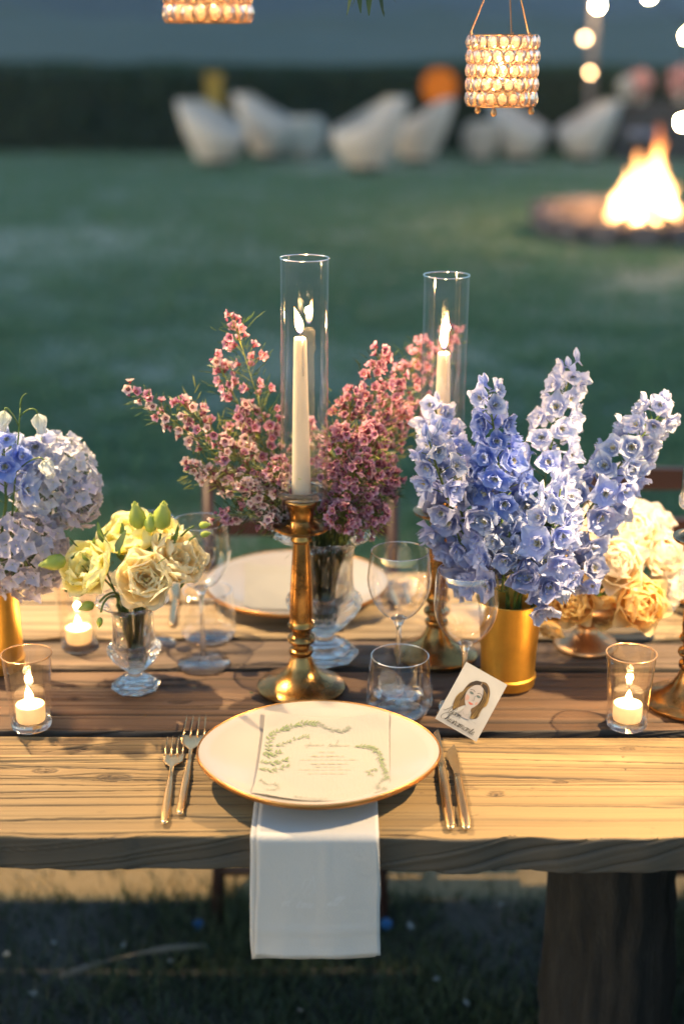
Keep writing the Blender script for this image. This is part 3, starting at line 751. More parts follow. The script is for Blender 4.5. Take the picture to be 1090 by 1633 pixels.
# ------------------------------------------------------------------ plates
def glaze():
    m = N('cream_glaze'); n = m.noise(9, 3, .5, m.obj())
    c = m.mix(n, (.31, .285, .26), (.36, .335, .31)); return m.end(m.pbsdf(c, .22, 0, Coat_Weight=.3).outputs[0])
M_plate = glaze(); M_prim = brass('plate_gilding', (.55, .27, .09), .3, .8, .3)
def plate_shape(a, point=.05):
    return (1-point*.35) + point*abs(math.cos(a))**6 + .008*math.sin(3*a+1)
def plate(p, R, lab, point, z_rim=.026):
    o = empty('plate', p, label=lab, cat='plate', group='large cream plates with gold edges')
    prof = [(0, .0), (.30, .0), (.34, .004), (.58, .009), (.80, z_rim*.62), (.93, z_rim*.86), (1.0, z_rim), (1.004, z_rim+.003), (.99, z_rim+.0042), (.90, z_rim-.001), (.78, z_rim*.72), (.62, z_rim*.53), (.45, .0105), (0, .0095)]
    mod = lambda a, z, i: 1 + (plate_shape(a, point)-1)*min(1, (prof[i][0]))
    b = MB(); b.lathe([(r*R, z) for r, z in prof], 96, mod=mod)
    put('dish', b.build('dish', M_plate), o)
    b = MB(); pr = [(1.001, z_rim-.002), (1.008, z_rim+.0), (1.010, z_rim+.0028), (1.006, z_rim+.0052), (1.000, z_rim+.0058), (.993, z_rim+.0045), (.996, z_rim+.001)]
    b.lathe([(r*R, z) for r, z in pr], 96, mod=lambda a, z, i: plate_shape(a, point), closed=True); put('gold_edge', b.build('gold_edge', M_prim), o)
    return o
PL = Vector((on(507, 1205, .79).x, on(507, 1205, .79).y, TABLE_Z+.0055))
plate(PL, .1505, 'large pointed cream plate with gold edge nearest the camera, menu card on it', .095, .030)
PF = on(472, 930, .785); plate(Vector((PF.x, PF.y, TABLE_Z)), .158, 'large cream plate on the far side of the table behind the crystal vase', .02)
PR = on(1186, 930, .785); plate(Vector((PR.x, PR.y, TABLE_Z)), .158, 'large cream plate on the far side, mostly hidden behind the cream roses', .02)

# strokes for writing: flat ribbons in a local XY plane
def ribbon(b, pts, wd, z=0, mi=0, M=None, taper=True):
    n = len(pts); L = []; R = []
    for i in range(n):
        p = Vector((*pts[i], 0)); t = Vector((*pts[min(i+1, n-1)], 0)) - Vector((*pts[max(i-1, 0)], 0))
        if t.length < 1e-9: t = Vector((1, 0, 0))
        t.normalize(); nn = Vector((-t.y, t.x, 0))
        w_ = wd*.5*((.35+.65*abs(t.y)) if taper else 1)
        L.append(p+nn*w_+Vector((0, 0, z))); R.append(p-nn*w_+Vector((0, 0, z)))
    vs = L+R
    if M: vs = [M @ v for v in vs]
    b.add(vs, [(i, i+n, i+n+1, i+1) for i in range(n-1)], mi)
def cat(pts, k=6):
    o = []; n = len(pts)
    for i in range(n-1):
        p0, p1, p2, p3 = pts[max(i-1, 0)], pts[i], pts[i+1], pts[min(i+2, n-1)]
        for j in range(k):
            t = j/k
            o.append(tuple(.5*((2*p1[d])+(-p0[d]+p2[d])*t+(2*p0[d]-5*p1[d]+4*p2[d]-p3[d])*t*t+(-p0[d]+3*p1[d]-3*p2[d]+p3[d])*t**3) for d in (0, 1)))
    o.append(pts[-1]); return o
SCRIPT = {  # advance width, strokes
 'A': (1.5, [[(-.5, .2), (-.2, -.1), (.35, .8), (.85, 2.0), (.95, 1.0), (1.05, 0), (1.3, .1)], [(.1, .7), (.6, .85), (1.25, .8)]]),
 'C': (1.4, [[(1.35, 1.5), (1.25, 1.95), (.8, 1.95), (.2, 1.2), (.1, .4), (.5, -.05), (1.0, .15), (1.4, .5)]]),
 'a': (.95, [[(.75, .75), (.45, 1.0), (.1, .6), (.15, .05), (.5, .1), (.78, .9), (.72, .2), (.85, 0), (1.05, .25)]]),
 'l': (.55, [[(-.05, .2), (.3, 1.0), (.5, 1.9), (.32, 2.0), (.2, 1.0), (.2, .1), (.4, 0), (.6, .25)]]),
 'i': (.5, [[(-.05, .2), (.25, .95), (.2, .15), (.35, 0), (.55, .25)], [(.33, 1.35), (.38, 1.45)]]),
 's': (.6, [[(-.05, .2), (.35, 1.05), (.5, .4), (.3, -.02), (.05, .1)], [(.3, 0), (.65, .25)]]),
 'o': (.8, [[(.45, 1.0), (.1, .7), (.12, .1), (.45, 0), (.7, .5), (.45, 1.0), (.85, .85)]]),
 'n': (1.0, [[(-.05, .6), (.15, 1.0), (.12, 0)], [(.12, .3), (.45, 1.0), (.65, .8), (.65, .1), (.8, 0), (1.05, .25)]]),
 'm': (1.4, [[(-.05, .6), (.15, 1.0), (.12, 0)], [(.12, .3), (.4, 1.0), (.55, .8), (.52, 0)], [(.52, .3), (.85, 1.0), (1.05, .8), (1.02, .1), (1.2, 0), (1.45, .25)]]),
 'h': (.95, [[(-.05, .2), (.3, 1.1), (.45, 1.95), (.25, 1.9), (.12, 0)], [(.12, .3), (.45, 1.0), (.62, .8), (.6, .1), (.75, 0), (1.0, .25)]]),
 'r': (.65, [[(-.05, .2), (.2, 1.1), (.35, .9), (.5, .95), (.42, .15), (.55, 0), (.7, .25)]]),
 't': (.55, [[(-.05, .2), (.3, 1.6), (.2, .15), (.35, 0), (.6, .25)], [(0, 1.15), (.55, 1.2)]]),
 'e': (.65, [[(-.05, .2), (.4, .6), (.38, .98), (.12, .7), (.12, .1), (.4, 0), (.7, .3)]]),
}
def write(b, text, x, y, s, wd, z, mi, M=None, slant=.25):
    for ch in text:
        adv, st = SCRIPT[ch]
        for k in st:
            ribbon(b, [(x+(u+v*slant)*s, y+v*s) for u, v in cat(k)], wd, z, mi, M)
        x += adv*s*.95
    return x

# menu card
M_paper = petal_mat('translucent_paper', (.33, .32, .29), (.36, .35, .32), vary=.02, trans=.15, rough=.8)
M_greenink = simple('sage_ink', (.16, .21, .10), .8); M_greyink = simple('grey_green_ink', (.20, .215, .17), .8); M_ochre = simple('ochre_ink', (.30, .23, .12), .8)
def menu(o_loc, rz, lab, cw=.172, chh=.222, detail=True, R=.1505, zr=.030):
    o = empty('menu_card', o_loc, (0, 0, rz), lab, 'menu card', 'square paper menu cards')
    nx, ny = 48, 48; b = MB(); 
    pr_ = ((0, .0095), (.45, .0105), (.62, zr*.53), (.78, zr*.72), (.90, zr-.001), (1.3, zr+.012))
    def zf(x, y):
        q = math.hypot(x, y)/(R*.955)
        for (a0, b0), (a1, b1) in zip(pr_, pr_[1:]):
            if q <= a1: h = b0+(b1-b0)*(q-a0)/(a1-a0); break
        return max(h+.0016, .0130 + .0006*math.sin(x*40)*math.cos(y*30)) + .004*max(0, (y/chh-.38)*8)
    vs = [(x, y, zf(x, y)) for j in range(ny+1) for i in range(nx+1) for x, y in [((i/nx-.5)*cw, (j/ny-.5)*chh)]]
    b.add(vs, [(j*(nx+1)+i, j*(nx+1)+i+1, (j+1)*(nx+1)+i+1, (j+1)*(nx+1)+i) for j in range(ny) for i in range(nx)])
    put('paper', b.build('paper', M_paper), o)
    if not detail: return o
    b = MB(); rg = random.Random(5)
    def leaf(x, y, a, L, mi):
        ca, sa = math.cos(a), math.sin(a); pts = [(0, 0), (.35*L, .17*L), (L, 0), (.35*L, -.17*L)]
        b.add([(x+u*ca-v*sa, y+u*sa+v*ca, zf(x+u*ca-v*sa, y+u*sa+v*ca)+.0014) for u, v in pts], [(0, 3, 2, 1)], mi)
    def vine(pts, n, L, mi=0):
        L *= .85
        pts = [(x*1.13, y*1.5) for x, y in pts]; L *= 1.25; n = int(n*1.2)
        c = cat(pts, 10)
        for i in range(len(c)-1):
            (x0, y0), (x1, y1) = c[i], c[i+1]; d = math.hypot(x1-x0, y1-y0)+1e-9; nx_, ny_ = -(y1-y0)/d*.0002, (x1-x0)/d*.0002
            b.add([(x0+nx_, y0+ny_, zf(x0, y0)+.0013), (x1+nx_, y1+ny_, zf(x1, y1)+.0013), (x1-nx_, y1-ny_, zf(x1, y1)+.0013), (x0-nx_, y0-ny_, zf(x0, y0)+.0013)], [(3, 2, 1, 0)], mi)
        for i in range(n):
            q = c[int(i/n*(len(c)-1))]; r_ = c[min(len(c)-1, int(i/n*(len(c)-1))+1)]
            a = math.atan2(r_[1]-q[1], r_[0]-q[0]) + (.8 if i % 2 else -.8)+rg.uniform(-.3, .3)
            leaf(q[0]+rg.uniform(-.001, .001), q[1]+rg.uniform(-.001, .001), a, L*rg.uniform(.6, 1.2), mi)
    # wreath
    vine([(-.068, .020), (-.066, .044), (-.052, .056), (-.034, .064), (-.014, .066)], 34, .0075)
    vine([(-.014, .067), (.004, .060), (.020, .057), (.028, .062)], 30, .0055, 1)
    vine([(-.060, .030), (-.046, .038), (-.030, .048), (-.022, .050)], 18, .005)
    vine([(-.072, .016), (-.064, .014), (-.052, .022)], 10, .009)
    vine([(-.074, .000), (-.060, .002), (-.044, .008)], 12, .009)
    vine([(-.075, -.014), (-.060, -.012), (-.040, -.002)], 12, .008)
    vine([(.036, .034), (.050, .032), (.062, .022), (.066, .006), (.070, -.012), (.074, -.034)], 48, .0065)
    vine([(.062, -.008), (.052, -.014), (.058, -.020)], 8, .006); vine([(.070, -.030), (.062, -.046), (.072, -.058), (.060, -.064)], 26, .0055, 1)
    vine([(-.070, -.034), (-.064, -.044), (-.052, -.040), (-.050, -.052), (-.062, -.058)], 20, .005, 1)
    vine([(-.030, -.066), (-.012, -.070), (.008, -.069)], 12, .005, 1)
    put('botanical_print', b.build('botanical_print', [M_greenink, M_greyink], False), o)['kind'] = 'stuff'
    b = MB()
    def scrib(x0, x1, y, h, wd, f, mi):
        x0, x1, y, h = x0*1.25, x1*1.25, y*1.5, h*1.5; n = max(2, int((x1-x0)/f)); pts = []
        for i in range(n+1):
            pts.append((x0+(x1-x0)*i/n + rg.uniform(-.2, .2)*f, y + (h if i % 2 else 0)*rg.uniform(.5, 1.1)))
        c = cat(pts, 3); st = len(b.v); ribbon(b, c, wd, 0, mi)
        for k in range(st, len(b.v)): v = b.v[k]; b.v[k] = (v[0], v[1], zf(v[0], v[1])+.0014)
    scrib(-.022, -.002, .034, .0035, .00045, .0011, 0); scrib(.004, .026, .034, .0035, .00045, .0011, 0)
    for (xa, ya, yb) in ((-.018, .030, .041), (.004, .031, .040), (.012, .033, .046)):
        st = len(b.v); ribbon(b, cat([(xa*1.25-.003, ya*1.5), (xa*1.25, (ya+yb)*.75), (xa*1.25+.002, yb*1.5)]), .0006, 0, 0)
        for k in range(st, len(b.v)): v = b.v[k]; b.v[k] = (v[0], v[1], zf(v[0], v[1])+.0014)
    for (x0, x1, y, h, mi) in ((-.006, .012, .022, .0012, 1), (-.014, .020, .014, .0020, 1), (-.026, .034, .008, .0012, 1), (-.014, .024, .0, .0018, 1), (-.009, .018, -.005, .0011, 1), (-.026, .028, -.010, .0010, 1), (-.016, .024, -.017, .0012, 1)):
        x = x0
        while x < x1:
            wdd = rg.uniform(.003, .008); scrib(x, min(x1, x+wdd), y, h, .0006, .0009, mi); x += wdd+.0022
    put('lettering', b.build('lettering', [M_greyink, M_ochre], False), o)['kind'] = 'stuff'
    return o
menu(PL+Vector((.008, -.004, 0)), math.radians(-1.5), 'square botanical menu card with green leaf border on the near plate')
menu(Vector((PF.x-.01, PF.y, TABLE_Z)), .05, 'plain pale menu card lying on the far plate', .16, .20, False, .158, .026)

# napkin
def napkin():
    m = N('white_linen'); o = m.obj(); wv = m.math('ADD', m.noise(1400, 2, .5, m.obj((1, 1, .15))), m.math('ADD', m.noise(1400, 2, .5, m.obj((.15, 1, 1))), m.math('MULTIPLY', m.noise(22, 5, .6, o), 3.)))
    c = m.mix(m.noise(6, 3, .5, o), (.58, .575, .56), (.66, .65, .63))
    p = m.pbsdf(c, .85, 0, Normal=m.bump(wv, .45, .0012)); tr = m.n('BsdfTranslucent'); m.set(tr, 'Color', c); mx = m.n('MixShader'); m.set(mx, 'Fac', .22)
    m.t.links.new(p.outputs[0], mx.inputs[1]); m.t.links.new(tr.outputs[0], mx.inputs[2]); ML = m.end(mx.outputs[0])
    xc = (on(504, 1330).x); ye = Y1-.0075; W = .155
    o = empty('napkin', (xc, ye, TABLE_Z), label='white linen napkin hanging from under the near plate over the table edge', cat='napkin')
    def layer(W, drop, off, x_off, thick, seed, name, par=None):
        b = MB(); nx = 28; prof = []
        top = .16
        for i in range(9): prof.append((top*(1-i/8)+.006, .0030+off*.9))
        for i in range(1, 6): a = PI/2*i/5; prof.append((.006*(1-math.sin(a)) - off*math.sin(a), .003+off*.9 - (.010)*(1-math.cos(a))))
        nd = 26
        z0 = prof[-1][1]
        for i in range(1, nd+1): prof.append((-off - .002*math.sin(i/nd*2.2)-.004*(i/nd), z0 - drop*i/nd))
        def sh(j, u):
            y, z = prof[j]; k = max(0, (j-13)/nd)
            x = x_off + u*W/2*(1+.02*k) + .003*k*math.sin(seed+u*2)
            y2 = float(y) - k*.003*math.sin(u*2.6+1) - .0006*k*math.sin(u*8+seed*2)
            y2 += (n2(u*2.2+seed*3, k*3.0+1)-.5)*.0045*min(1, k*3)
            x += (n2(k*5+seed, 3)-.5)*.0035*min(1, max(0, k)*3)
            zz = z - .006*k*(u*.5+.5)*(-1 if seed == 2 else -.9)
            if name == 'front_fold': y2 -= (.0030*math.exp(-((k-.755)/.016)**2) + (.0016 if k > .93 else 0) + .0012*math.exp(-((u-.15+.1*k)/.05)**2)*(1-k))*(1 if k > 0 else 0)
            return (x, y2, zz)
        vs = [sh(j, -1+2*i/nx) for j in range(len(prof)) for i in range(nx+1)]
        nv = len(vs); vs += [(v[0], v[1]+thick*(1 if j_ > 13 else 0), v[2]-thick*(0 if j_ > 13 else 1)*.6) for j_, v in [(q//(nx+1), vs[q]) for q in range(nv)]]
        nr = len(prof); fs = [(j*(nx+1)+i, j*(nx+1)+i+1, (j+1)*(nx+1)+i+1, (j+1)*(nx+1)+i) for j in range(nr-1) for i in range(nx)]
        fs += [tuple(q+nv for q in f[::-1]) for f in list(fs)]
        for j in range(nr-1):
            for i in (0, nx):
                a, c_ = j*(nx+1)+i, (j+1)*(nx+1)+i; fs.append((a, c_, c_+nv, a+nv) if i == 0 else (c_, a, a+nv, c_+nv))
        for i in range(nx):
            a = (nr-1)*(nx+1)+i; fs.append((a, a+1, a+1+nv, a+nv))
        b.add(vs, fs); put(name, b.build(name, ML), par or o)
        return lambda x, z: sh(min(len(prof)-1, 13+int(round((z0-z)/drop*nd))), max(-1, min(1, x/(W/2))))[1]
    layer(W, .163, .0, -.003, .0008, 2, 'back_fold'); yf = layer(W*.965, .160, .0046, .002, .0010, 0, 'front_fold')
    b = MB(); rg = random.Random(3); M = Matrix.Translation((0, -.0098, -.075)) @ Matrix.Rotation(PI/2, 4, 'X')
    def st(pts, wd=.0010): ribbon(b, cat(pts, 5), wd, 0, 0, M)
    st([(-.018, .010), (-.014, .022), (-.006, .026), (-.010, .014), (-.016, .004), (-.008, .000), (.0, .010)]); st([(-.004, .030), (-.002, .012), (-.010, .002)])
    write(b, 'er', -.044, -.014, .0075, .0009, 0, 0, M, .5); write(b, 'trme', -.026, -.016, .0070, .0009, 0, 0, M, .5); write(b, 'illl', .012, -.012, .0068, .0009, 0, 0, M, .8)
    for i, v in enumerate(b.v): b.v[i] = (v[0], yf(v[0], v[2])-.0004, v[2])
    put('embroidery', b.build('embroidery', simple('white_thread', (.68, .68, .68), .5), False), o)
napkin()

# place card with portrait
def place_card():
    br = on(759, 1183, TABLE_Z+.001); lean = math.radians(27); ph = math.radians(29.4); cw, chh = .0655, .0905
    R = Vector((1, 0, 0)); U = Vector((0, math.sin(lean), math.cos(lean))); Nn = R.cross(U)
    ex = R*math.cos(ph) - U*math.sin(ph); ey = R*math.sin(ph) + U*math.cos(ph)
    Mx = Matrix((ex, ey, Nn)).transposed().to_4x4(); c = br - ex*cw/2 + ey*chh/2; Mx.translation = c
    o = empty('place_card', c, Mx.to_euler(), 'cream place card with painted portrait of a woman, leaning on a wine glass', 'place card')
    b = MB(); b.box((0, 0, -.0003), (cw, chh, .0006)); put('paper', b.build('paper', simple('card_paper', (.40, .39, .37), .8), False), o)
    mats = [simple('hair_dark', (.022, .014, .009), .8), simple('hair_brown', (.11, .062, .022), .8), simple('hair_gold', (.27, .165, .045), .8), simple('face_wash', (.34, .31, .295), .8),
            simple('blush', (.40, .24, .20), .8), simple('lips', (.40, .10, .07), .8), simple('ink', (.012, .012, .012), .7), simple('eye_grey', (.08, .12, .11), .7)]
    b = MB(); zz = [.0003]
    def poly(pts, mi, closed=True):
        c_ = cat(pts+[pts[0]], 5)[:-1]; zz[0] += .00006
        b.add([(x*.001, y*.001, zz[0]) for x, y in c_], [tuple(range(len(c_)))], mi)
    def line(pts, wd, mi): zz[0] += .00003; ribbon(b, [(x*.001, y*.001) for x, y in cat(pts, 5)], wd*.001, zz[0], mi)
    S = lambda L, dx=0, dy=0: [(x+dx, y+dy) for x, y in L]
    poly([(-2, 31), (6, 33), (14, 28), (19, 18), (20, 6), (17, -6), (18, -16), (10, -21), (6, -12), (-4, -8), (-12, -16), (-18, -22), (-20, -12), (-17, 0), (-17, 12), (-13, 24)], 1)
    poly([(0, 31), (-8, 29), (-14, 20), (-16, 8), (-16, -6), (-13, -4), (-12, 10), (-8, 20), (0, 27)], 0)
    poly([(2, 30), (9, 29), (14, 22), (16, 10), (12, -2), (11, 10), (8, 20), (3, 26)], 0)
    poly([(-19, 6), (-22, -4), (-20, -16), (-15, -22), (-14, -12), (-17, -4)], 2); poly([(14, 24), (20, 14), (21, 4), (17, 2), (18, 12)], 2); poly([(13, -6), (16, -12), (13, -20), (9, -20), (12, -12)], 2)
    poly([(-4, -6), (4, -6), (5, -16), (9, -24), (-10, -24), (-6, -15)], 3)
    poly([(0, 26), (7, 23), (10, 14), (10, 3), (6, -6), (0, -11), (-6, -7), (-11, 2), (-12, 12), (-7, 22)], 3)
    poly([(-11, 6), (-6, 5), (-5, 0), (-9, -2)], 4); poly([(9, 4), (6, 2), (6, -1), (8, -1)], 4)
    poly([(-4, -2.2), (-1.5, -1.3), (0, -1.8), (1.5, -1.3), (4, -2.4), (0, -4.6)], 5)
    for sx in (-1, 1):
        poly([(sx*2.4, 10.4), (sx*5.2, 12), (sx*8, 10.6), (sx*5.2, 9.4)], 7); line([(sx*2.2, 10.5), (sx*5.2, 12.4), (sx*8.6, 11)], .7, 6); line([(sx*2, 14), (sx*5.5, 15.8), (sx*9.4, 14)], .8, 0)
    line([(1, 10), (1.6, 5), (2, 2.8), (0, 2), (-1.5, 2.8)], .35, 7); line([(0, 31), (1, 27), (0, 26)], .4, 3)
    for k in range(9): x = -14-k*.7; line([(x+5, 22-k), (x, 8-k), (x-1, -8-k), (x+2, -20+k*.6)], .5, (2, 0, 1)[k % 3])
    for k in range(9): x = 12+k*.8; line([(x-5, 24-k*.6), (x, 10), (x-.5, -4), (x-3+k*.4, -18+k*.5)], .5, (0, 2, 1)[k % 3])
    line([(-5, -14), (-8, -22), (-18, -26)], .4, 7); line([(5, -14), (9, -22), (20, -24)], .4, 7); line([(-4, -18), (0, -21), (5, -18)], .4, 7)
    put('portrait', b.build('portrait', mats, False), o)
    b = MB(); write(b, 'Alison', -.0265, -.0285, .0050, .00062, .0012, 0); write(b, 'Chiaramonte', -.0285, -.0400, .0056, .00066, .0012, 0)
    put('handwriting', b.build('handwriting', mats[6], False), o)
place_card()

# ------------------------------------------------------------------ cutlery
def rot_between(p, q):
    d = q-p; return math.atan2(d.y, d.x)-PI/2, d.length
def fork_parts(L):
    b = MB(); hl = L*.58
    prof = [(0, .0030), (.04, .0048), (.25, .0056), (.6, .0050), (.85, .0034), (1, .0026)]
    b.tube([(0, t*hl, .0035+.002*t*t) for t, _ in prof], [r for _, r in prof], 12, flat=1.0)
    for i, v in enumerate(b.v): b.v[i] = (v[0], v[1], .0030+(v[2]-.0035)*.42+.001)
    H = b.build('handle', M_gold2)
    b = MB(); W = L*.062
    def sec(y, hw, z, n=6, th=.0011):
        return [(-hw+2*hw*i/n, y, z+.0016*((2*i/n-1)**2)) for i in range(n+1)], th
    rows = [(hl*.97, .0024, .004), (hl+L*.05, .0026, .006), (hl+L*.09, W*.62, .0052), (hl+L*.13, W*.95, .0036), (hl+L*.19, W, .0030), (hl+L*.22, W, .0034)]
    vs = []; n = 7
    for y, hw, z in rows: vs += sec(y, hw, z, n-1)[0]
    N_ = len(vs); vs2 = vs+[(x, y, z-.0012) for x, y, z in vs]
    fs = [(j*n+i, j*n+i+1, (j+1)*n+i+1, (j+1)*n+i) for j in range(len(rows)-1) for i in range(n-1)]
    fs += [tuple(q+N_ for q in f[::-1]) for f in fs[:]]
    for j in range(len(rows)-1):
        fs += [(j*n, (j+1)*n, (j+1)*n+N_, j*n+N_), ((j+1)*n+n-1, j*n+n-1, j*n+n-1+N_, (j+1)*n+n-1+N_)]
    j = len(rows)-1; fs += [(j*n+i, j*n+i+1, j*n+i+1+N_, j*n+i+N_) for i in range(n-1)]
    b.add(vs2, fs); HD = b.build('head', M_gold2)
    tines = []
    for k in range(4):
        b = MB(); x0 = (-1.5+k)*W*.58; t0 = hl+L*.215
        b.tube([(x0, t0, .0036), (x0*.98, t0+L*.08, .0062), (x0*.94, t0+L*.16, .0086), (x0*.93, L, .0092)], [.0013, .00115, .0010, .0004], 6)
        tines.append(b.build('tine', M_gold2))
    return H, HD, tines
def fork(pb, pt, lab, group='gold forks'):
    p, q = on(*pb), on(*pt); a, L = rot_between(p, q)
    o = empty('fork', p, (0, 0, a), lab, 'fork', group); H, HD, TN = fork_parts(L)
    put('handle', H, o); put('head', HD, o)
    for t in TN: put('tine', t, o)
def knife(pb, pt, lab, flip=1):
    p, q = on(*pb), on(*pt); a, L = rot_between(p, q)
    o = empty('knife', p, (0, 0, a), lab, 'knife', 'gold knives'); hl = L*.62
    prof = [(0, .0030), (.03, .0052), (.3, .0068), (.6, .0066), (.9, .0056), (1, .0050)]
    b = MB(); b.tube([(0, t*hl, 0) for t, _ in prof], [r for _, r in prof], 14)
    for i, v in enumerate(b.v): b.v[i] = (v[0], v[1], .0034+v[2]*.5)
    put('handle', b.build('handle', M_gold2), o)
    out_ = [(-.0050, 0), (-.0048, .10), (-.0085, .35), (-.0098, .60), (-.0075, .82), (.0022, 1.0), (.0040, .8), (.0046, .4), (.0048, 0)]
    b = MB(); c_ = [(x*flip*-1*-1, hl*.995+(L-hl)*t) for x, t in out_]; n = len(c_)
    vs = [(x, y, .0042) for x, y in c_]+[(x, y, .0028) for x, y in c_]
    fs = [tuple(range(n))[::-1], tuple(range(n, 2*n))]+[(i, (i+1) % n, (i+1) % n+n, i+n) for i in range(n)]
    b.add(vs, fs); put('blade', b.build('blade', M_gold2, False), o)
fork((262, 1318), (281, 1183), 'small gold fork furthest left of the near plate')
fork((287, 1303), (314, 1149), 'large gold fork right next to the left of the near plate')
knife((718, 1326), (695, 1166), 'large gold knife right next to the near plate')
knife((743, 1326), (721, 1191), 'small gold knife furthest right of the near plate')
fork((653, 968), (639, 922), 'right fork on the far side, seen through the wine glass', 'forks of the far place setting')
fork((632, 972), (616, 920), 'left fork on the far side, seen through the wine glass', 'forks of the far place setting')
knife((274, 1000), (283, 930), 'knife on the far side left of the far plate')

# ------------------------------------------------------------------ metal vases, bowl
def metal_vase(p, lab, H=.14, r0=.040, r1=.049, mat=M_gold):
    o = empty('vase', p, label=lab, cat='vase', group='gold metal vases')
    b = MB(); b.lathe([(0, .002), (r0, .002), (r0+.001, .004), (r0+.0015, .012), (r0+.003, .014), (r0+.003, .018), (r0, .020), (r0+.001, .03), (r0+.2*(r1-r0), H*.4), (r1-.002, H*.85), (r1, H-.001), (r1+.0015, H), (r1, H+.001), (r1-.002, H-.002), (r0-.001, .03), (0, .02)], 56, mod=lambda a, z, i: 1)
    put('body', b.build('body', mat, math.radians(40)), o)
    b = MB(); b.ring(r1+.0008, .0016, H, 56, 8); put('rim', b.build('rim', mat), o)
    return o
VD = on(808, 1090); VH = on(-3, 1064)
metal_vase(VD, 'tapered gold metal vase holding the blue delphiniums')
metal_vase(VH, 'straight gold metal vase at the left edge holding hydrangeas', .135, .040, .0415)
RB = on(933, 1030)
o = empty('footed_bowl', RB, label='low brass footed bowl holding the cream roses', cat='bowl')
b = MB(); b.lathe([(0, 0), (.050, 0), (.052, .004), (.048, .009), (.034, .015), (.020, .026), (.014, .034), (.018, .042), (.03, .046)], 48); put('foot', b.build('foot', M_rose), o)
b = MB(); b.lathe([(.0, .046), (.03, .0465), (.052, .056), (.068, .074), (.074, .092), (.0725, .092), (.066, .076), (.05, .06), (0, .052)], 48); put('bowl', b.build('bowl', M_rose), o)

# crystal vases
def crystal_vase(p, s, lab, rz=0):
    o = empty('crystal_vase', p, (0, 0, rz), lab, 'vase', 'footed cut crystal vases'); o.scale = (s,)*3
    oct_ = lambda a: 1/max(.9, math.cos((a % (PI/4))-PI/8))*.96
    foot = [(0, .004), (.030, .002), (.046, 0), (.052, .003), (.0525, .009), (.047, .0125), (.043, .0128), (.042, .018), (.036, .020), (.033, .0205), (.031, .026), (.022, .029), (.016, .034), (.015, .038), (.020, .043), (.026, .048), (0, .0485)]
    b = MB(); b.lathe(foot, 64, mod=lambda a, z, i: 1+(oct_(a)-1)*.9*(1 if z < .028 else .3)+.0*i); put('foot', b.build('foot', M_crystal, math.radians(28)), o)
    bowl = [(0, .049), (.026, .049), (.034, .056), (.047, .070), (.056, .086), (.058, .096), (.055, .104), (.048, .109), (.045, .114), (.0448, .14), (.0455, .17), (.048, .186), (.056, .198), (.073, .206), (.079, .209), (.080, .211), (.079, .2125), (.072, .2085), (.054, .200), (.044, .188), (.0415, .17), (.041, .12), (.038, .105), (.031, .085), (.020, .070), (0, .064)]
    def mod(a, z, i):
        if i < 9 and z > .052: return 1+.075*abs(math.cos(4*a))**.6-.035
        if 13 <= i <= 18: return 1+.02*math.cos(16*a)+.03*math.cos(3*a+1)
        return 1
    b = MB(); b.lathe(bowl, 96, mod=mod); put('bowl', b.build('bowl', M_crystal, math.radians(30)), o)
    return o
VW_ = on(517, 1046); VL = on(217, 1096)
crystal_vase(VW_, 1.0, 'large cut crystal footed vase holding the pink waxflowers')
crystal_vase(VL, .68, 'small cut crystal footed vase holding the yellow lisianthus', .3)

# ------------------------------------------------------------------ flowers
G_stem = leaf_mat('green_stem', (.10, .17, .04), (.16, .24, .06))
G_dark = leaf_mat('dark_leaf', (.035, .075, .02), (.08, .13, .035))
G_twig = leaf_mat('waxflower_twig', (.17, .20, .04), (.34, .38, .09))
def quat(d, spin=0): return Vector(d).normalized().to_track_quat('Z', 'Y') @ Quaternion((0, 0, 1), spin)
def bez(p0, p1, p2, p3, n=12):
    o = []
    for i in range(n+1):
        t = i/n; o.append(p0*(1-t)**3+p1*3*t*(1-t)**2+p2*3*t*t*(1-t)+p3*t**3)
    return o

# waxflower
def waxfloret(mats, seed, openn=1.0):
    rg = random.Random(seed); b = MB(); ns = len(b.v)
    for k in range(5):
        b.petal(.0058, .0066, .55*openn, .05, 3, 3, .75, rnd=True, rot=2*PI*k/5+rg.uniform(-.1, .1), tilt=.25+rg.uniform(-.15, .2), off=.0016, mi=0, rng=rg)
    b.lathe([(0, -.0035), (.0012, -.003), (.0022, -.0005), (.0026, .0010), (.0020, .0012), (.0014, .0002), (0, -.0001)], 8, 1)
    b.tube([(0, 0, 0), (0, 0, .0022)], [.0006, .0004], 5, 2)
    return b.build('blossom', mats)
wax_pink = petal_mat('wax_pink', (.50, .14, .26), (.82, .52, .60), .22, .3)
wax_pale = petal_mat('wax_pale', (.74, .44, .42), (.90, .76, .70), .15, .3)
wax_deep = petal_mat('wax_magenta', (.40, .10, .18), (.76, .46, .52), .25, .3)
M_cent = simple('wax_centre', (.22, .04, .06), .5); M_pist = simple('wax_pistil', (.7, .6, .3), .5)
WF = {c: [waxfloret([m, M_cent, M_pist], s) for s in (1, 2, 3)] for c, m in (('p', wax_pink), ('c', wax_pale), ('d', wax_deep))}
b = MB(); b.lathe([(0, -.003), (.0014, -.002), (.0020, 0), (.0015, .0018), (0, .0025)], 7); WBUD = b.build('bud', wax_pink)
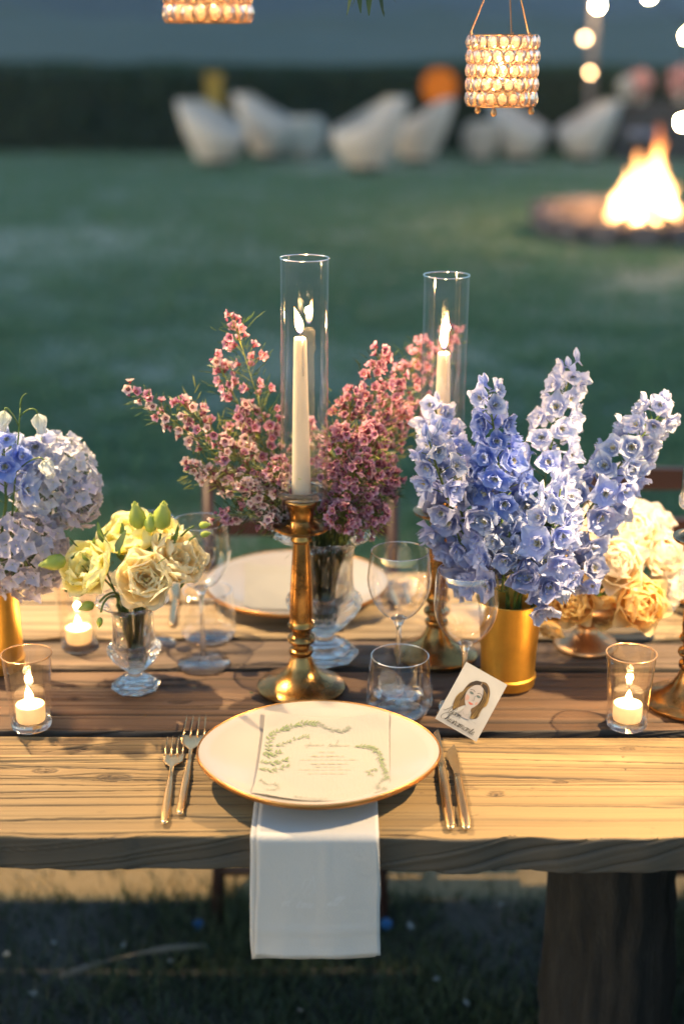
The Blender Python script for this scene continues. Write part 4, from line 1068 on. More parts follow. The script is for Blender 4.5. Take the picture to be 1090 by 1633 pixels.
def waxsprig(tip, mouth_off, n, spread, cols, lab, frac=.45, needles=1.0, buds=3):
    base = VW_+Vector((random.uniform(-.015, .015), random.uniform(-.015, .015), .07))
    mouth = VW_+Vector((mouth_off[0]*.038, mouth_off[1]*.038, .20))
    up = (mouth-base)
    pts = bez(base, base+up*.6, mouth-up*.1, mouth, 6)[:-1] + bez(mouth, mouth+Vector((mouth_off[0]*.02, mouth_off[1]*.02, .06)), tip-(tip-mouth)*.3+Vector((0, 0, .01)), tip, 14)
    o = empty('waxflower_sprig', base, label=lab, cat='flower sprig', group='pink waxflower sprigs in the crystal vase')
    L = [p-base for p in pts]
    b = MB(); b.tube(L, [.0015-.0010*i/len(L) for i in range(len(L))], 6)
    nb = len(L); i0 = 7; places = []
    for k in range(n):
        t = (1-frac)+frac*(k/n)**.85; idx = i0+(nb-1-i0)*t; i = min(int(idx), nb-2); f = idx-i
        c = L[i].lerp(L[i+1], f); T = (L[i+1]-L[i]).normalized()
        sp = spread*(1-.72*(k/n))*random.uniform(.35, 1.0)
        a = random.random()*2*PI; side = T.orthogonal(); side.rotate(Quaternion(T, a))
        q = c + side*sp + T*random.uniform(.0, .018)
        places.append((q, (side+T*.35+Vector((0, -.5, .15))).normalized()))
        if k % 2 == 0: b.tube([c-T*.012, c+side*sp*.4, q-side*.002], [.0007, .0006, .0004], 4, cap=False)
        else: b.tube([places[k-1][0], q], [.0004, .0004], 4, cap=False)
    put('stem', b.build('stem', G_twig), o)
    for k, (q, d) in enumerate(places):
        put('blossom', random.choice(WF[random.choice(cols)]), o, q, quat(d+Vector((random.gauss(0, .35), random.gauss(0, .35), random.gauss(0, .35))), random.random()*6), random.uniform(1.0, 1.42))
    for k in range(buds):
        q = L[-1]+Vector((random.uniform(-.01, .01), random.uniform(-.01, .01), random.uniform(-.006, .006))); put('bud', WBUD, o, q, quat(L[-1]-L[-2]), 1.1)
    b = MB()
    for k in range(int(230*needles)):
        idx = i0+(nb-1-i0)*random.uniform(.1, 1); i = min(int(idx), nb-2); c = L[i].lerp(L[i+1], idx-i); T = (L[i+1]-L[i]).normalized()
        side = T.orthogonal(); side.rotate(Quaternion(T, random.random()*6.3)); c = c+side*random.uniform(0, spread*.8)
        d = (T*random.uniform(.3, 1)+side*random.uniform(.3, 1)).normalized(); Ln = random.uniform(.009, .020); w_ = d.orthogonal().normalized()*.0008
        b.add([c-w_, c+w_, c+d*Ln*.6+w_*.8, c+d*Ln, c+d*Ln*.6-w_*.8], [(0, 1, 2, 3, 4)], 0, [0, 0, .6, 1, .6])
    ob = put('needle_leaves', b.build('needle_leaves', G_dark if random.random() < .4 else G_twig, False), o); ob['kind'] = 'stuff'
sprigs = [
 (372, 512, 2.02, 22, .030, 'pp', 'waxflower sprig rising highest on the left of the middle candle'),
 (345, 575, 2.05, 18, .026, 'ppc', 'waxflower sprig just below the highest one left of the middle candle'),
 (212, 622, 2.00, 16, .020, 'pc', 'waxflower sprig reaching furthest left with small buds at its tip'),
 (285, 640, 2.02, 24, .030, 'pc', 'pink waxflower sprig next to the furthest left one'),
 (300, 745, 2.00, 18, .026, 'cc', 'pale waxflower sprig spreading left above the wine glass'),
 (395, 655, 2.04, 26, .032, 'pcd', 'waxflower sprig standing between the left sprigs and the candle'),
 (355, 705, 1.99, 26, .034, 'cp', 'pale pink waxflower sprig in the left middle of the bouquet'),
 (395, 775, 1.97, 24, .034, 'cc', 'creamy waxflower sprig low on the left of the bouquet'),
 (350, 820, 1.98, 10, .022, 'cp', 'sparse waxflower sprig drooping lowest left over the wine glass'),
 (440, 745, 1.97, 26, .034, 'cp', 'waxflower sprig directly left of the glass dish'),
 (430, 830, 1.96, 12, .022, 'cc', 'short waxflower sprig hanging by the candle cup'),
 (607, 562, 2.06, 26, .028, 'pd', 'waxflower sprig rising highest right of the middle candle'),
 (560, 630, 2.04, 28, .032, 'dp', 'dark pink waxflower sprig close right of the middle chimney'),
 (632, 610, 2.10, 22, .028, 'pp', 'waxflower sprig leaning towards the second candle'),
 (676, 548, 2.22, 24, .028, 'pp', 'blurred pink waxflower sprig just left of the second glass chimney'),
 (722, 525, 2.26, 22, .026, 'pp', 'blurred pink waxflower sprig behind the second glass chimney'),
 (645, 655, 2.14, 20, .030, 'pd', 'pink waxflower sprig between the two candle chimneys, lower'),
 (545, 690, 1.99, 32, .036, 'dp', 'dense magenta waxflower sprig in the middle right of the bouquet'),
 (598, 690, 1.99, 34, .036, 'dp', 'thick deep pink waxflower sprig on the right of the bouquet'),
 (575, 745, 1.96, 36, .038, 'dp', 'crowded deep pink waxflower sprig low on the right'),
 (625, 765, 2.02, 26, .032, 'dpp', 'dark pink waxflower sprig pointing right, next to the delphiniums'),
 (545, 820, 1.95, 28, .032, 'dp', 'waxflower sprig hanging lowest over the crystal rim'),
 (600, 820, 1.98, 24, .030, 'dp', 'shaded dark pink waxflower sprig over the right crystal rim'),
 (490, 690, 2.12, 22, .034, 'pc', 'waxflower sprig seen through the middle glass chimney'),
 (505, 780, 2.10, 22, .034, 'dp', 'waxflower sprig behind the brass candle cup'),
]
for px, py, y, n, sp, cl, lab in sprigs:
    tip = at(px, py, y); d = Vector((tip.x-VW_.x, tip.y-VW_.y)); d = d.normalized()*min(1, d.length/.08) if d.length > 0 else d
    low = py > 700
    waxsprig(tip, (d.x, d.y), int(n*(1.9 if px > 500 else 1.5)), sp*1.08, cl, lab, frac=.62 if low else .5)
b = MB()
for k in range(60):
    a = random.random()*6.3; r0 = random.uniform(0, .018); r1 = random.uniform(.008, .036); a2 = a+random.uniform(-.6, .6)
    b.tube([(r0*math.cos(a), r0*math.sin(a), .072), (r1*math.cos(a2), r1*math.sin(a2), .20), (r1*1.6*math.cos(a2), r1*1.6*math.sin(a2), .26)], .0013, 5)
for k in range(260):
    q = VW_+Vector((random.gauss(0, .035), random.gauss(0, .03), random.uniform(.19, .30))); b.petal(random.uniform(.012, .026), .0022, .2, 0, 1, 2, .6, tip=1, rot=random.random()*6.3, tilt=random.uniform(0, 1.4), M=Matrix.Translation(q-VW_))
tag(put('greenery_bunch', b.build('greenery_bunch', [G_dark]), None, VW_), 'dark green stems and needles filling the large crystal vase', 'greenery', kind='stuff')
# delphinium
def delphfloret(mats, seed, n=5, L=.0225):
    rg = random.Random(seed); b = MB()
    for k in range(n):
        b.petal(L*rg.uniform(.85, 1.18), L*rg.uniform(1.0, 1.3), rg.uniform(.3, .8), .13, 5, 6, .72, tip=rg.choice((0, 1)), rot=2*PI*k/n+rg.uniform(-.25, .25), tilt=rg.uniform(.05, .6), off=.0015, rng=rg, curl=rg.uniform(0, .4))
    for k in range(4):
        b.petal(L*rg.uniform(.6, .85), L*.8, .6, .16, 4, 5, .72, rot=2*PI*k/4+rg.uniform(0, 1), tilt=rg.uniform(.6, 1.0), off=.001, rng=rg, curl=rg.uniform(0, .3))
    for k in range(4):
        b.petal(L*.42, L*.34, .7, .12, 2, 3, .7, rot=2*PI*k/4+.5, tilt=.85, off=.001, mi=1, rng=rg)
    for k in range(6):
        a = rg.random()*6.3; b.tube([(0, 0, 0), (.002*math.cos(a), .002*math.sin(a), .006), (.0035*math.cos(a), .0035*math.sin(a), .0085)], [.0003, .0003, .0006], 4, 2, cap=True)
    b.tube([(0, 0, 0), (0, .002, -.007), (0, .007, -.014)], [.0026, .0016, .0005], 6, 0)
    return b.build('floret', mats)
bee = petal_mat('delph_eye', (.70, .68, .50), (.82, .80, .70), .1); M_stam = simple('stamen', (.45, .36, .12), .6)
D = {'b': petal_mat('delph_blue', (.10, .19, .62), (.34, .45, .84), .22, .4, alt=(.42, .50, .84, 1)),
     'l': petal_mat('delph_lilac', (.36, .46, .80), (.74, .80, .94), .15, .4, alt=(.55, .60, .86, 1)),
     'w': petal_mat('delph_white', (.42, .48, .80), (.70, .73, .86), .12, .4, alt=(.70, .73, .86, 1)),
     'g': petal_mat('delph_grey_blue', (.32, .41, .68), (.64, .71, .89), .2, .4, alt=(.42, .46, .72, 1)),
     'v': petal_mat('delph_violet', (.31, .34, .56), (.58, .61, .78), .2, .35, alt=(.34, .38, .62, 1))}
DF = {k: [delphfloret([m, bee, M_stam], s+10) for s in range(5)] for k, m in D.items()}
b = MB()
for k in range(3): b.petal(.013, .010, 1.1, .03, 3, 4, .8, tip=1, rot=k*2.1, tilt=1.05)
b.tube([(0, 0, 0), (0, .002, -.004), (0, .006, -.010)], [.0022, .0014, .0004], 6)
DBUD = {k: None for k in D}
for k, m in D.items():
    me = b.build('bud', m); DBUD[k] = me
def spike(vase, H, r_m, pts, r0, r1, n, cols, lab, name='delphinium_stem', cat='flower', group='blue delphinium stems in the gold vase', fs=1.0, tipbuds=4):
    base = vase+Vector((random.uniform(-.02, .02), random.uniform(-.02, .02), .03)); P = [Vector(p) for p in pts]
    d = Vector((P[0].x-vase.x, P[0].y-vase.y, 0)); d = d.normalized() if d.length > 1e-6 else d
    mouth = vase+d*r_m+Vector((0, 0, H))
    full = bez(base, base.lerp(mouth, .5), mouth-Vector((0, 0, .02)), mouth, 5)[:-1]+bez(mouth, mouth+Vector((0, 0, .03)), P[0]-(P[-1]-P[0])*.1, P[0], 6)[:-1]
    ax = bez(P[0], P[0].lerp(P[-1], .33) if len(P) < 3 else P[1], P[0].lerp(P[-1], .66) if len(P) < 3 else P[1].lerp(P[2], .4), P[-1], 14)
    o = empty(name, base, label=lab, cat=cat, group=group)
    L = [p-base for p in full+ax]; b = MB(); b.tube(L, [.0028-.0016*i/len(L) for i in range(len(L))], 8)
    A = [p-base for p in ax]; fl = []
    n = int(n*.84); r1 *= .72
    for k in range(n):
        t = ((k+.5)/n)**.94; idx = t*(len(A)-1); i = min(int(idx), len(A)-2); c = A[i].lerp(A[i+1], idx-i); T = (A[i+1]-A[i]).normalized()
        X = T.cross(Vector((0, 1, 0))).normalized(); Yv = T.cross(X)
        a = k*2.399+random.uniform(-.25, .25); side = X*math.cos(a)+Yv*math.sin(a)
        r = (r0+(r1-r0)*t)*random.uniform(.8, 1.1); q = c+side*r+T*.004
        b.tube([c-T*.008, c+side*r*.5, q-side*.004], [.0009, .0007, .0007], 4, cap=False)
        fl.append((q, side*1.0+T*random.uniform(-.25, .25)+Vector((0, -.35, -.05)), t))
    put('stem', b.build('stem', G_stem), o)
    for q, dd, t in fl:
        cl = cols[min(len(cols)-1, int(t*len(cols)+random.uniform(-.4, .4)))] if t > 0 else cols[0]
        put('floret', random.choice(DF[cl]), o, q, quat(dd, random.random()*6), tuple(fs*(1.24-.46*t)*random.uniform(.80, 1.16)*q_ for q_ in (random.uniform(.85, 1.1), 1, random.uniform(.7, 1.25))))
    cl = cols[-1]
    for k in range(tipbuds):
        q = A[-1]+Vector((random.uniform(-.012, .012), random.uniform(-.012, .012), random.uniform(-.002, .016))); put('bud', DBUD[cl], o, q, quat(Vector((random.gauss(0, .4), random.gauss(0, .4), 1))), random.uniform(.8, 1.3)*fs)
    return o
def S(*l): return [at(*q) for q in l]
spike(VD, .14, .035, S((752, 870, 1.95), (715, 760, 1.95), (694, 650, 2.0)), .036, .022, 30, 'vglw', 'pale delphinium stem furthest left, white bells at its tip')
spike(VD, .14, .03, S((738, 850, 1.93), (702, 770, 1.91), (684, 705, 1.90)), .034, .024, 20, 'vgg', 'grey blue delphinium stem low on the left with round open bells')
spike(VD, .14, .02, S((800, 870, 1.91), (800, 760, 1.93), (777, 625, 1.95)), .036, .016, 38, 'gbbbl', 'deep blue delphinium stem second from left, the most saturated')
spike(VD, .14, .01, S((800, 880, 2.0), (815, 800, 2.0), (812, 735, 2.0)), .034, .02, 18, 'bbl', 'short blue delphinium stem behind the deep blue one')
spike(VD, .14, .02, S((858, 860, 1.93), (868, 730, 1.98), (912, 590, 2.02)), .040, .019, 42, 'glwww', 'tallest whitish delphinium stem right of the middle')
spike(VD, .14, .035, S((905, 870, 1.95), (965, 765, 1.97), (1060, 650, 1.97)), .038, .022, 46, 'glllww', 'delphinium stem leaning far right over the cream roses')
spike(VD, .14, .03, S((860, 900, 1.87), (880, 850, 1.87), (893, 780, 1.88)), .034, .026, 20, 'glw', 'pale delphinium stem with open white flowers at the front right')
spike(VD, .14, .035, S((765, 925, 1.94), (750, 895, 1.94), (728, 850, 1.93)), .034, .026, 17, 'vvg', 'shaded violet delphinium stem low left, drooping over the vase')
spike(VD, .14, .035, S((830, 940, 1.89), (860, 920, 1.88), (905, 905, 1.89)), .036, .028, 20, 'vvg', 'shaded violet delphinium stem low right, above the vase rim')
spike(VD, .14, .02, S((800, 940, 1.90), (805, 900, 1.89), (812, 850, 1.88)), .040, .034, 22, 'vgg', 'dusky blue delphinium stem in the low middle of the bouquet')
spike(VD, .14, .035, S((900, 900, 1.93), (925, 905, 1.93), (945, 925, 1.93)), .024, .018, 9, 'vl', 'small lilac delphinium stem hanging over the yellow roses', tipbuds=2)
# leaves inside the bouquet
b = MB()
for k in range(16):
    q = at(random.uniform(770, 900), random.uniform(820, 900), 1.95); b.petal(.05, .012, .3, .1, 2, 4, .6, tip=1, rot=random.random()*6, tilt=random.uniform(.2, 1.2), M=Matrix.Translation(q-VD))
tag(put('foliage_sprig', b.build('foliage_sprig', G_dark), None, VD), 'dark green leaves tucked between the blue delphiniums', 'leaves', kind='stuff')

# hydrangeas and white bells at the left
def hydfloret(mat, seed):
    rg = random.Random(seed); b = MB()
    for k in range(4): b.petal(.0128*rg.uniform(.9, 1.1), .0126, .25, .09, 4, 4, .8, rnd=True, rot=PI/2*k+rg.uniform(-.1, .1), tilt=rg.uniform(-.05, .25), off=.0006, rng=rg)
    b.lathe([(0, -.001), (.0013, 0), (.0012, .0014), (0, .002)], 6, 1)
    return b.build('floret', [mat, bee])
hy = [petal_mat('hyd_lilac', (.58, .58, .68), (.78, .77, .80), .15, .4, alt=(.68, .69, .80, 1)), petal_mat('hyd_dusty', (.50, .46, .56), (.72, .66, .68), .18, .4, alt=(.60, .58, .72, 1))]
HF = [[hydfloret(m, s) for s in (1, 2, 3)] for m in hy]
def hydrangea(c, rad, n, kind, lab):
    base = VH+Vector((random.uniform(-.015, .015), random.uniform(-.015, .015), .03))
    o = empty('hydrangea', base, label=lab, cat='flower', group='hydrangea heads in the left gold vase')
    cc = c-base; m = VH+Vector((.01, 0, .14))-base; b = MB()
    b.tube(bez(Vector((0, 0, 0)), m*.6, m, cc*.8, 8), .003, 8)
    fl = []
    for k in range(n):
        z = 1-2*(k+.5)/n; r = math.sqrt(1-z*z); a = k*2.39996; d = Vector((r*math.cos(a), r*math.sin(a), z))
        q = cc+Vector((d.x*rad[0], d.y*rad[1], d.z*rad[2]))*random.uniform(.88, 1.06); fl.append((q, d)); b.tube([cc+(q-cc)*.3, q-d*.001], [.0009, .0006], 4, cap=False)
    put('stem', b.build('stem', G_stem), o)
    for q, d in fl:
        put('floret', random.choice(HF[kind]), o, q, quat(d+Vector((random.gauss(0, .3), random.gauss(0, .3), random.gauss(0, .3))), random.random()*6), random.uniform(.85, 1.2))
hydrangea(at(88, 768, 2.02), (.062, .055, .068), 150, 0, 'pale lilac hydrangea head, the upper one at the left edge')
hydrangea(at(128, 800, 1.99), (.028, .03, .034), 34, 1, 'small dusty hydrangea cluster jutting right from the upper head')
hydrangea(at(38, 884, 1.96), (.062, .055, .062), 150, 1, 'dusty mauve hydrangea head hanging lowest over the left gold vase')
spike(VH, .135, .02, S((10, 800, 1.94), (8, 750, 1.95), (6, 700, 1.96)), .034, .026, 18, 'lbl', 'pale blue delphinium stem in front of the hydrangeas at the left edge', group='delphinium stems in the left gold vase')
spike(VH, .135, .01, S((45, 760, 2.0), (55, 730, 2.0), (60, 700, 2.0)), .028, .02, 10, 'lw', 'whitish delphinium stem above the upper hydrangea', group='delphinium stems in the left gold vase', tipbuds=2)
def bells():
    base = VH+Vector((.01, 0, .05)); q = [at(23, 790, 1.93), at(28, 720, 1.94), at(33, 650, 1.95)]
    o = empty('bellflower_stem', base, label='thin green stem with nodding white bells above the hydrangeas', cat='flower')
    L = bez(Vector((0, 0, 0)), q[0]-base, q[1]-base, q[2]-base, 14); b = MB(); b.tube(L, [.0018-.0008*i/15 for i in range(15)], 6)
    tips = [at(60, 660, 1.95)-base, at(8, 655, 1.94)-base, at(70, 735, 1.93)-base]
    for t, i in zip(tips, (13, 12, 8)):
        up = Vector((0, 0, .012)); b.tube(bez(L[i], L[i].lerp(t, .4)+up, t+up, t, 6), .0011, 5)
    b.tube(bez(L[14], L[14]+Vector((0, 0, .01)), L[14]+Vector((.004, 0, .022)), L[14]+Vector((.012, 0, .02)), 5), [.0012, .0011, .001, .0008, .0006, .0004], 5)
    put('stem', b.build('stem', G_stem), o)
    b = MB()
    for k in range(5): b.petal(.024, .020, 1.0, .08, 4, 5, .55, tip=1, rot=2*PI*k/5, tilt=1.0, curl=.35)
    bm_ = b.build('bell', petal_mat('white_bell', (.72, .74, .66), (.86, .87, .86), .05, .4))
    for t, d in zip(tips, ((.25, -.3, -1), (-.2, -.4, -1), (.4, -.6, -.5))): put('bell', bm_, o, t, quat(d), 1.15)
bells()

# roses: petals are parts
def rose_petal(seed, L, W, mat, curl):
    rg = random.Random(seed); b = MB(); b.petal(L, W*1.12, .95, .035, 6, 6, .8, rot=0, tilt=0, curl=curl*.8, side=.75, rng=rg, rnd=True); return b.build('petal', mat)
M_cream = petal_mat('rose_cream', (.97, .85, .60), (.98, .93, .84), .03, .55)
M_yel = petal_mat('rose_apricot', (.96, .70, .24), (.97, .82, .48), .04, .55)
RP = {k: [rose_petal(s, .033, .036, m, c) for s, c in ((1, .05), (2, .3), (3, .7))] for k, m in (('c', M_cream), ('y', M_yel))}
def rose(c, d, s, k, lab, name='rose', cat_='flower', group='cream and yellow roses in the brass bowl', root=None):
    root = root or RB+Vector((0, 0, .07))
    o = empty(name, c, quat(d, random.random()*6).to_euler(), lab, cat_, group); o.scale = (s,)*3
    layers = [(3, 1.42, 0, .50, .0015), (4, 1.28, 0, .68, .003), (5, 1.08, 1, .84, .004), (5, .82, 1, 1.0, .005), (6, .50, 2, 1.12, .005)]
    for li, (n, tilt, ty, sc, off) in enumerate(layers):
        for i in range(n):
            a = 2*PI*i/n+li*.7+random.uniform(-.15, .15); tl = tilt+random.uniform(-.08, .08)
            M = Matrix.Rotation(a, 4, 'Z') @ Matrix.Translation((0, off, .004*(4-li)-.014)) @ Matrix.Rotation(tl, 4, 'X')
            put('petal', RP[k][ty], o, M.to_translation(), M.to_quaternion(), sc)
    inv = (Matrix.Translation(c) @ o.rotation_euler.to_matrix().to_4x4() @ Matrix.Scale(s, 4)).inverted()
    b = MB(); e = inv @ root; b.tube(bez(Vector((0, 0, -.012)), Vector((0, 0, -.03)), e*.6, e, 6), .0022, 6)
    for i in range(5): b.petal(.02, .006, .2, 0, 2, 3, .6, tip=1, rot=i*1.256, tilt=-.4, M=Matrix.Translation((0, 0, -.014)))
    put('stem', b.build('stem', G_stem), o)
roses = [(982, 900, 2.04, 'c', 1.05, (-.1, -1, .6), 'cream rose facing the camera in the middle of the rose bowl'),
         (1015, 958, 2.03, 'y', 1.1, (.15, -1, .25), 'large open apricot rose low on the right of the bowl'),
         (918, 958, 2.05, 'y', .9, (-.3, -1, .2), 'apricot rose low on the left, just right of the delphinium vase'),
         (962, 968, 2.07, 'y', .8, (0, -1, -.3), 'deep yellow rose between the two low roses'),
         (1005, 850, 2.10, 'c', 1.05, (0, -.8, .8), 'bright cream rose on the top of the rose bowl'),
         (955, 850, 2.12, 'c', 1.0, (-.3, -.7, .7), 'bright cream rose top left, behind the leaning delphinium'),
         (1045, 885, 2.10, 'c', 1.05, (.5, -.8, .5), 'cream rose on the upper right side, next to the right candlestick'),
         (1050, 935, 2.12, 'c', .95, (.8, -.7, .1), 'cream rose low right beside the stem of the right candlestick'),
         (980, 822, 2.18, 'c', 1.0, (-.1, -.3, 1), 'cream rose at the very top back of the rose bowl'),
         (1030, 838, 2.20, 'c', 1.0, (.4, -.2, 1), 'cream rose at the top right back of the rose bowl'),
         (930, 905, 2.12, 'y', .85, (-.6, -.7, .2), 'shaded yellow rose tucked behind the blue delphiniums'),
         (1000, 905, 2.22, 'c', 1.0, (0, .6, .6), 'cream rose hidden at the back of the rose bowl')]
for px, py, y, k, s, d, lab in roses: rose(at(px, py, y), d, s*1.5, k, lab)
rose(at(880, 998, 2.04), (-.4, -.6, -.8), .8, 'y', 'small yellow ranunculus bud hanging lowest beside the gold vase')
rose(at(878, 968, 2.06), (-.6, -.6, -.2), .8, 'y', 'small yellow bud just above the lowest hanging one')

# lisianthus
M_lis = petal_mat('lis_yellow', (.96, .88, .30), (.98, .95, .60), .03, .6); M_lisp = petal_mat('lis_peach', (.98, .82, .46), (.98, .92, .68), .03, .6)
M_bud = petal_mat('lis_bud', (.50, .60, .12), (.86, .90, .36), .12, .35)
def lis_petal(seed, m): 
    rg = random.Random(seed); b = MB(); b.petal(.046, .066, .7, .085, 12, 9, .85, curl=rg.uniform(.1, .45), side=.5, rng=rg, rnd=True); return b.build('petal', m)
LP = {'y': [lis_petal(s, M_lis) for s in (1, 2, 3)], 'p': [lis_petal(s, M_lisp) for s in (4, 5, 6)]}
b = MB()
for k in range(5): b.petal(.026, .013, .9, .02, 3, 5, .55, tip=1, rot=2*PI*k/5, tilt=1.25, side=.5)
b.lathe([(.003, 0), (.0075, .004), (.0095, .011), (.0078, .018), (.004, .025), (.0012, .031)], 10, mod=lambda a, z, i: 1+.15*math.cos(5*a+z*160))
LBUD = b.build('bud', M_bud)
def lis_stem(c, d, s, k, lab, bud=False, extra=(), arch=None):
    base = VL+Vector((random.uniform(-.010, .010), random.uniform(-.010, .010), .05)); root = base
    q = quat(d, random.random()*6); o = empty('lisianthus', base, label=lab, cat='flower', group='lisianthus in the small crystal vase')
    cc = c-base; dd = Vector(d).normalized(); hd = Vector((c.x-VL.x, c.y-VL.y, 0)); hd = hd.normalized()*min(.022, hd.length)
    m = VL+hd+Vector((0, 0, .14))-base; b = MB()
    mid = arch-base if arch is not None else cc-dd*.04
    L = bez(Vector((0, 0, 0)), m*.5, m*.85, m, 5)[:-1]+bez(m, m+Vector((0, 0, .015)), mid, cc-dd*.008, 12)
    b.tube(L, .0017, 7)
    put('stem', b.build('stem', G_stem), o)
    if bud: put('bud', LBUD, o, cc, q, s)
    else:
        h = empty_dummy = None
        for li, (n, tilt, sc) in enumerate(((3, 1.25, .5), (4, 1.0, .72), (5, .72, .92), (6, .38, 1.05))):
            for i in range(n):
                a = 2*PI*i/n+li*.6+random.uniform(-.2, .2)
                R = q @ Quaternion((0, 0, 1), a) @ Quaternion((1, 0, 0), tilt+random.uniform(-.22, .22)); off = q @ (Quaternion((0, 0, 1), a) @ Vector((0, .002, -.008)))
                put('petal', random.choice(LP[k]), o, cc+off, R, sc*s*1.22)
        b = MB(); b.tube([cc, cc+dd*.008], [.003, .002], 7); put('pistil', b.build('pistil', M_bud), o)
    for e in extra: put('leaf', LEAF, o, e[0]-base, quat(e[1], random.random()*6), e[2])
b = MB(); b.petal(.030, .011, .2, .05, 2, 5, .6, tip=1, rot=0, tilt=.9); LEAF = b.build('leaf', G_dark)
def A(px, py, y=1.93): return at(px, py, y)
lis_stem(A(150, 912, 1.91), (-.5, -.8, .75), .9, 'y', 'large yellow lisianthus bloom on the left of the small crystal vase', extra=((A(130, 940), (-1, 0, .2), 1), (A(185, 880, 1.89), (.1, -.3, 1), 1.2)))
lis_stem(A(232, 925, 1.89), (.1, -1, .5), .85, 'p', 'peach lisianthus bloom in the low middle, facing the camera', extra=((A(250, 900, 1.87), (.3, -.3, 1), .9),))
lis_stem(A(278, 900, 1.92), (.6, -.7, .8), .9, 'p', 'ruffled peach lisianthus bloom on the right side of the small vase')
lis_stem(A(212, 868, 1.95), (-.2, -.5, 1), .95, 'y', 'pale yellow lisianthus bloom at the top of the small bouquet')
lis_stem(A(252, 862, 1.98), (.3, -.4, 1), .75, 'y', 'pale lisianthus bloom behind, under the three upright buds')
lis_stem(A(222, 842, 1.93), (-.1, -.1, 1), 1.35, 'y', 'yellow green lisianthus bud, left one of the three upright buds', True)
lis_stem(A(240, 848, 1.92), (.05, -.1, 1), .95, 'y', 'yellow green lisianthus bud, small middle one of the three upright buds', True)
lis_stem(A(257, 843, 1.92), (.15, -.1, 1), 1.4, 'y', 'yellow green lisianthus bud, right one of the three upright buds', True)
lis_stem(A(105, 893, 1.90), (-1, -.2, -.15), 1.25, 'y', 'lisianthus bud on the stem arching far left beside the hydrangeas', True, arch=A(150, 840, 1.92), extra=((A(125, 872, 1.9), (-1, 0, .3), .9),))
lis_stem(A(150, 963, 1.88), (-1, -.2, -.3), .8, 'y', 'slim green lisianthus bud drooping left below the yellow bloom', True, arch=A(185, 930, 1.88))
lis_stem(A(160, 985, 1.87), (-.15, -.1, -1), .5, 'y', 'tiny dark bud hanging straight down left of the small vase', True, arch=A(168, 935, 1.87))
lis_stem(A(318, 838, 1.93), (1, 0, .12), .55, 'y', 'narrow green lisianthus bud reaching right, the upper one by the wine glass', True, arch=A(278, 850, 1.93))
lis_stem(A(320, 853, 1.92), (1, 0, .2), .5, 'y', 'narrow green lisianthus bud reaching right, just under its twin', True, arch=A(285, 868, 1.92))
b = MB()
for k in range(40):
    q = at(random.uniform(140, 290), random.uniform(865, 945), random.uniform(1.90, 1.95)); b.petal(.030, .010, .3, .1, 2, 4, .6, tip=1, rot=random.random()*6, tilt=random.uniform(.2, 1.4), M=Matrix.Translation(q-VL))
for k in range(26):
    a = random.random()*6.3; r0 = random.uniform(0, .013); r1 = random.uniform(.008, .024); a2 = a+random.uniform(-.6, .6)
    b.tube([(r0*math.cos(a), r0*math.sin(a), .048), (r1*math.cos(a2), r1*math.sin(a2), .14)], .0014, 6, mi=0)
tag(put('foliage_sprig', b.build('foliage_sprig', G_stem), None, VL), 'small dark green leaves among the yellow lisianthus', 'leaves', kind='stuff')

# ------------------------------------------------------------------ beaded lanterns
def bead_mat():
    m = N('lantern_crystal'); g = m.n('BsdfGlass', IOR=1.45, Roughness=.08); g.inputs['Color'].default_value = (1, .93, .86, 1)
    tr = m.n('BsdfTranslucent'); tr.inputs['Color'].default_value = (.98, .78, .66, 1); mx = m.n('MixShader'); m.set(mx, 'Fac', .24)
    m.t.links.new(g.outputs[0], mx.inputs[1]); m.t.links.new(tr.outputs[0], mx.inputs[2]); return m.end(mx.outputs[0])
M_bead = bead_mat()
b = MB()
nz, nf = 5, 9; vs = []; fs = []
for j in range(nz+1):
    t = -1+2*j/nz; r = math.sqrt(max(0, 1-t*t)) if 0 < j < nz else .0
    for k in range(nf): a = 2*PI*k/nf; vs.append((.0078*r*math.cos(a+.2*j), .0042*t, .0093*r*math.sin(a+.2*j)))
for j in range(nz):
    for k in range(nf): fs.append((j*nf+k, j*nf+(k+1) % nf, (j+1)*nf+(k+1) % nf, (j+1)*nf+k))
b.add(vs, fs); BEAD = b.build('crystal', M_bead, False)
b = MB(); seg = 14
ring_ = [Vector((.0080*math.cos(2*PI*k/seg), 0, .0095*math.sin(2*PI*k/seg))) for k in range(seg+1)]; b.tube(ring_, .0007, 5, cap=False); BRING = b.build('setting', M_rose)
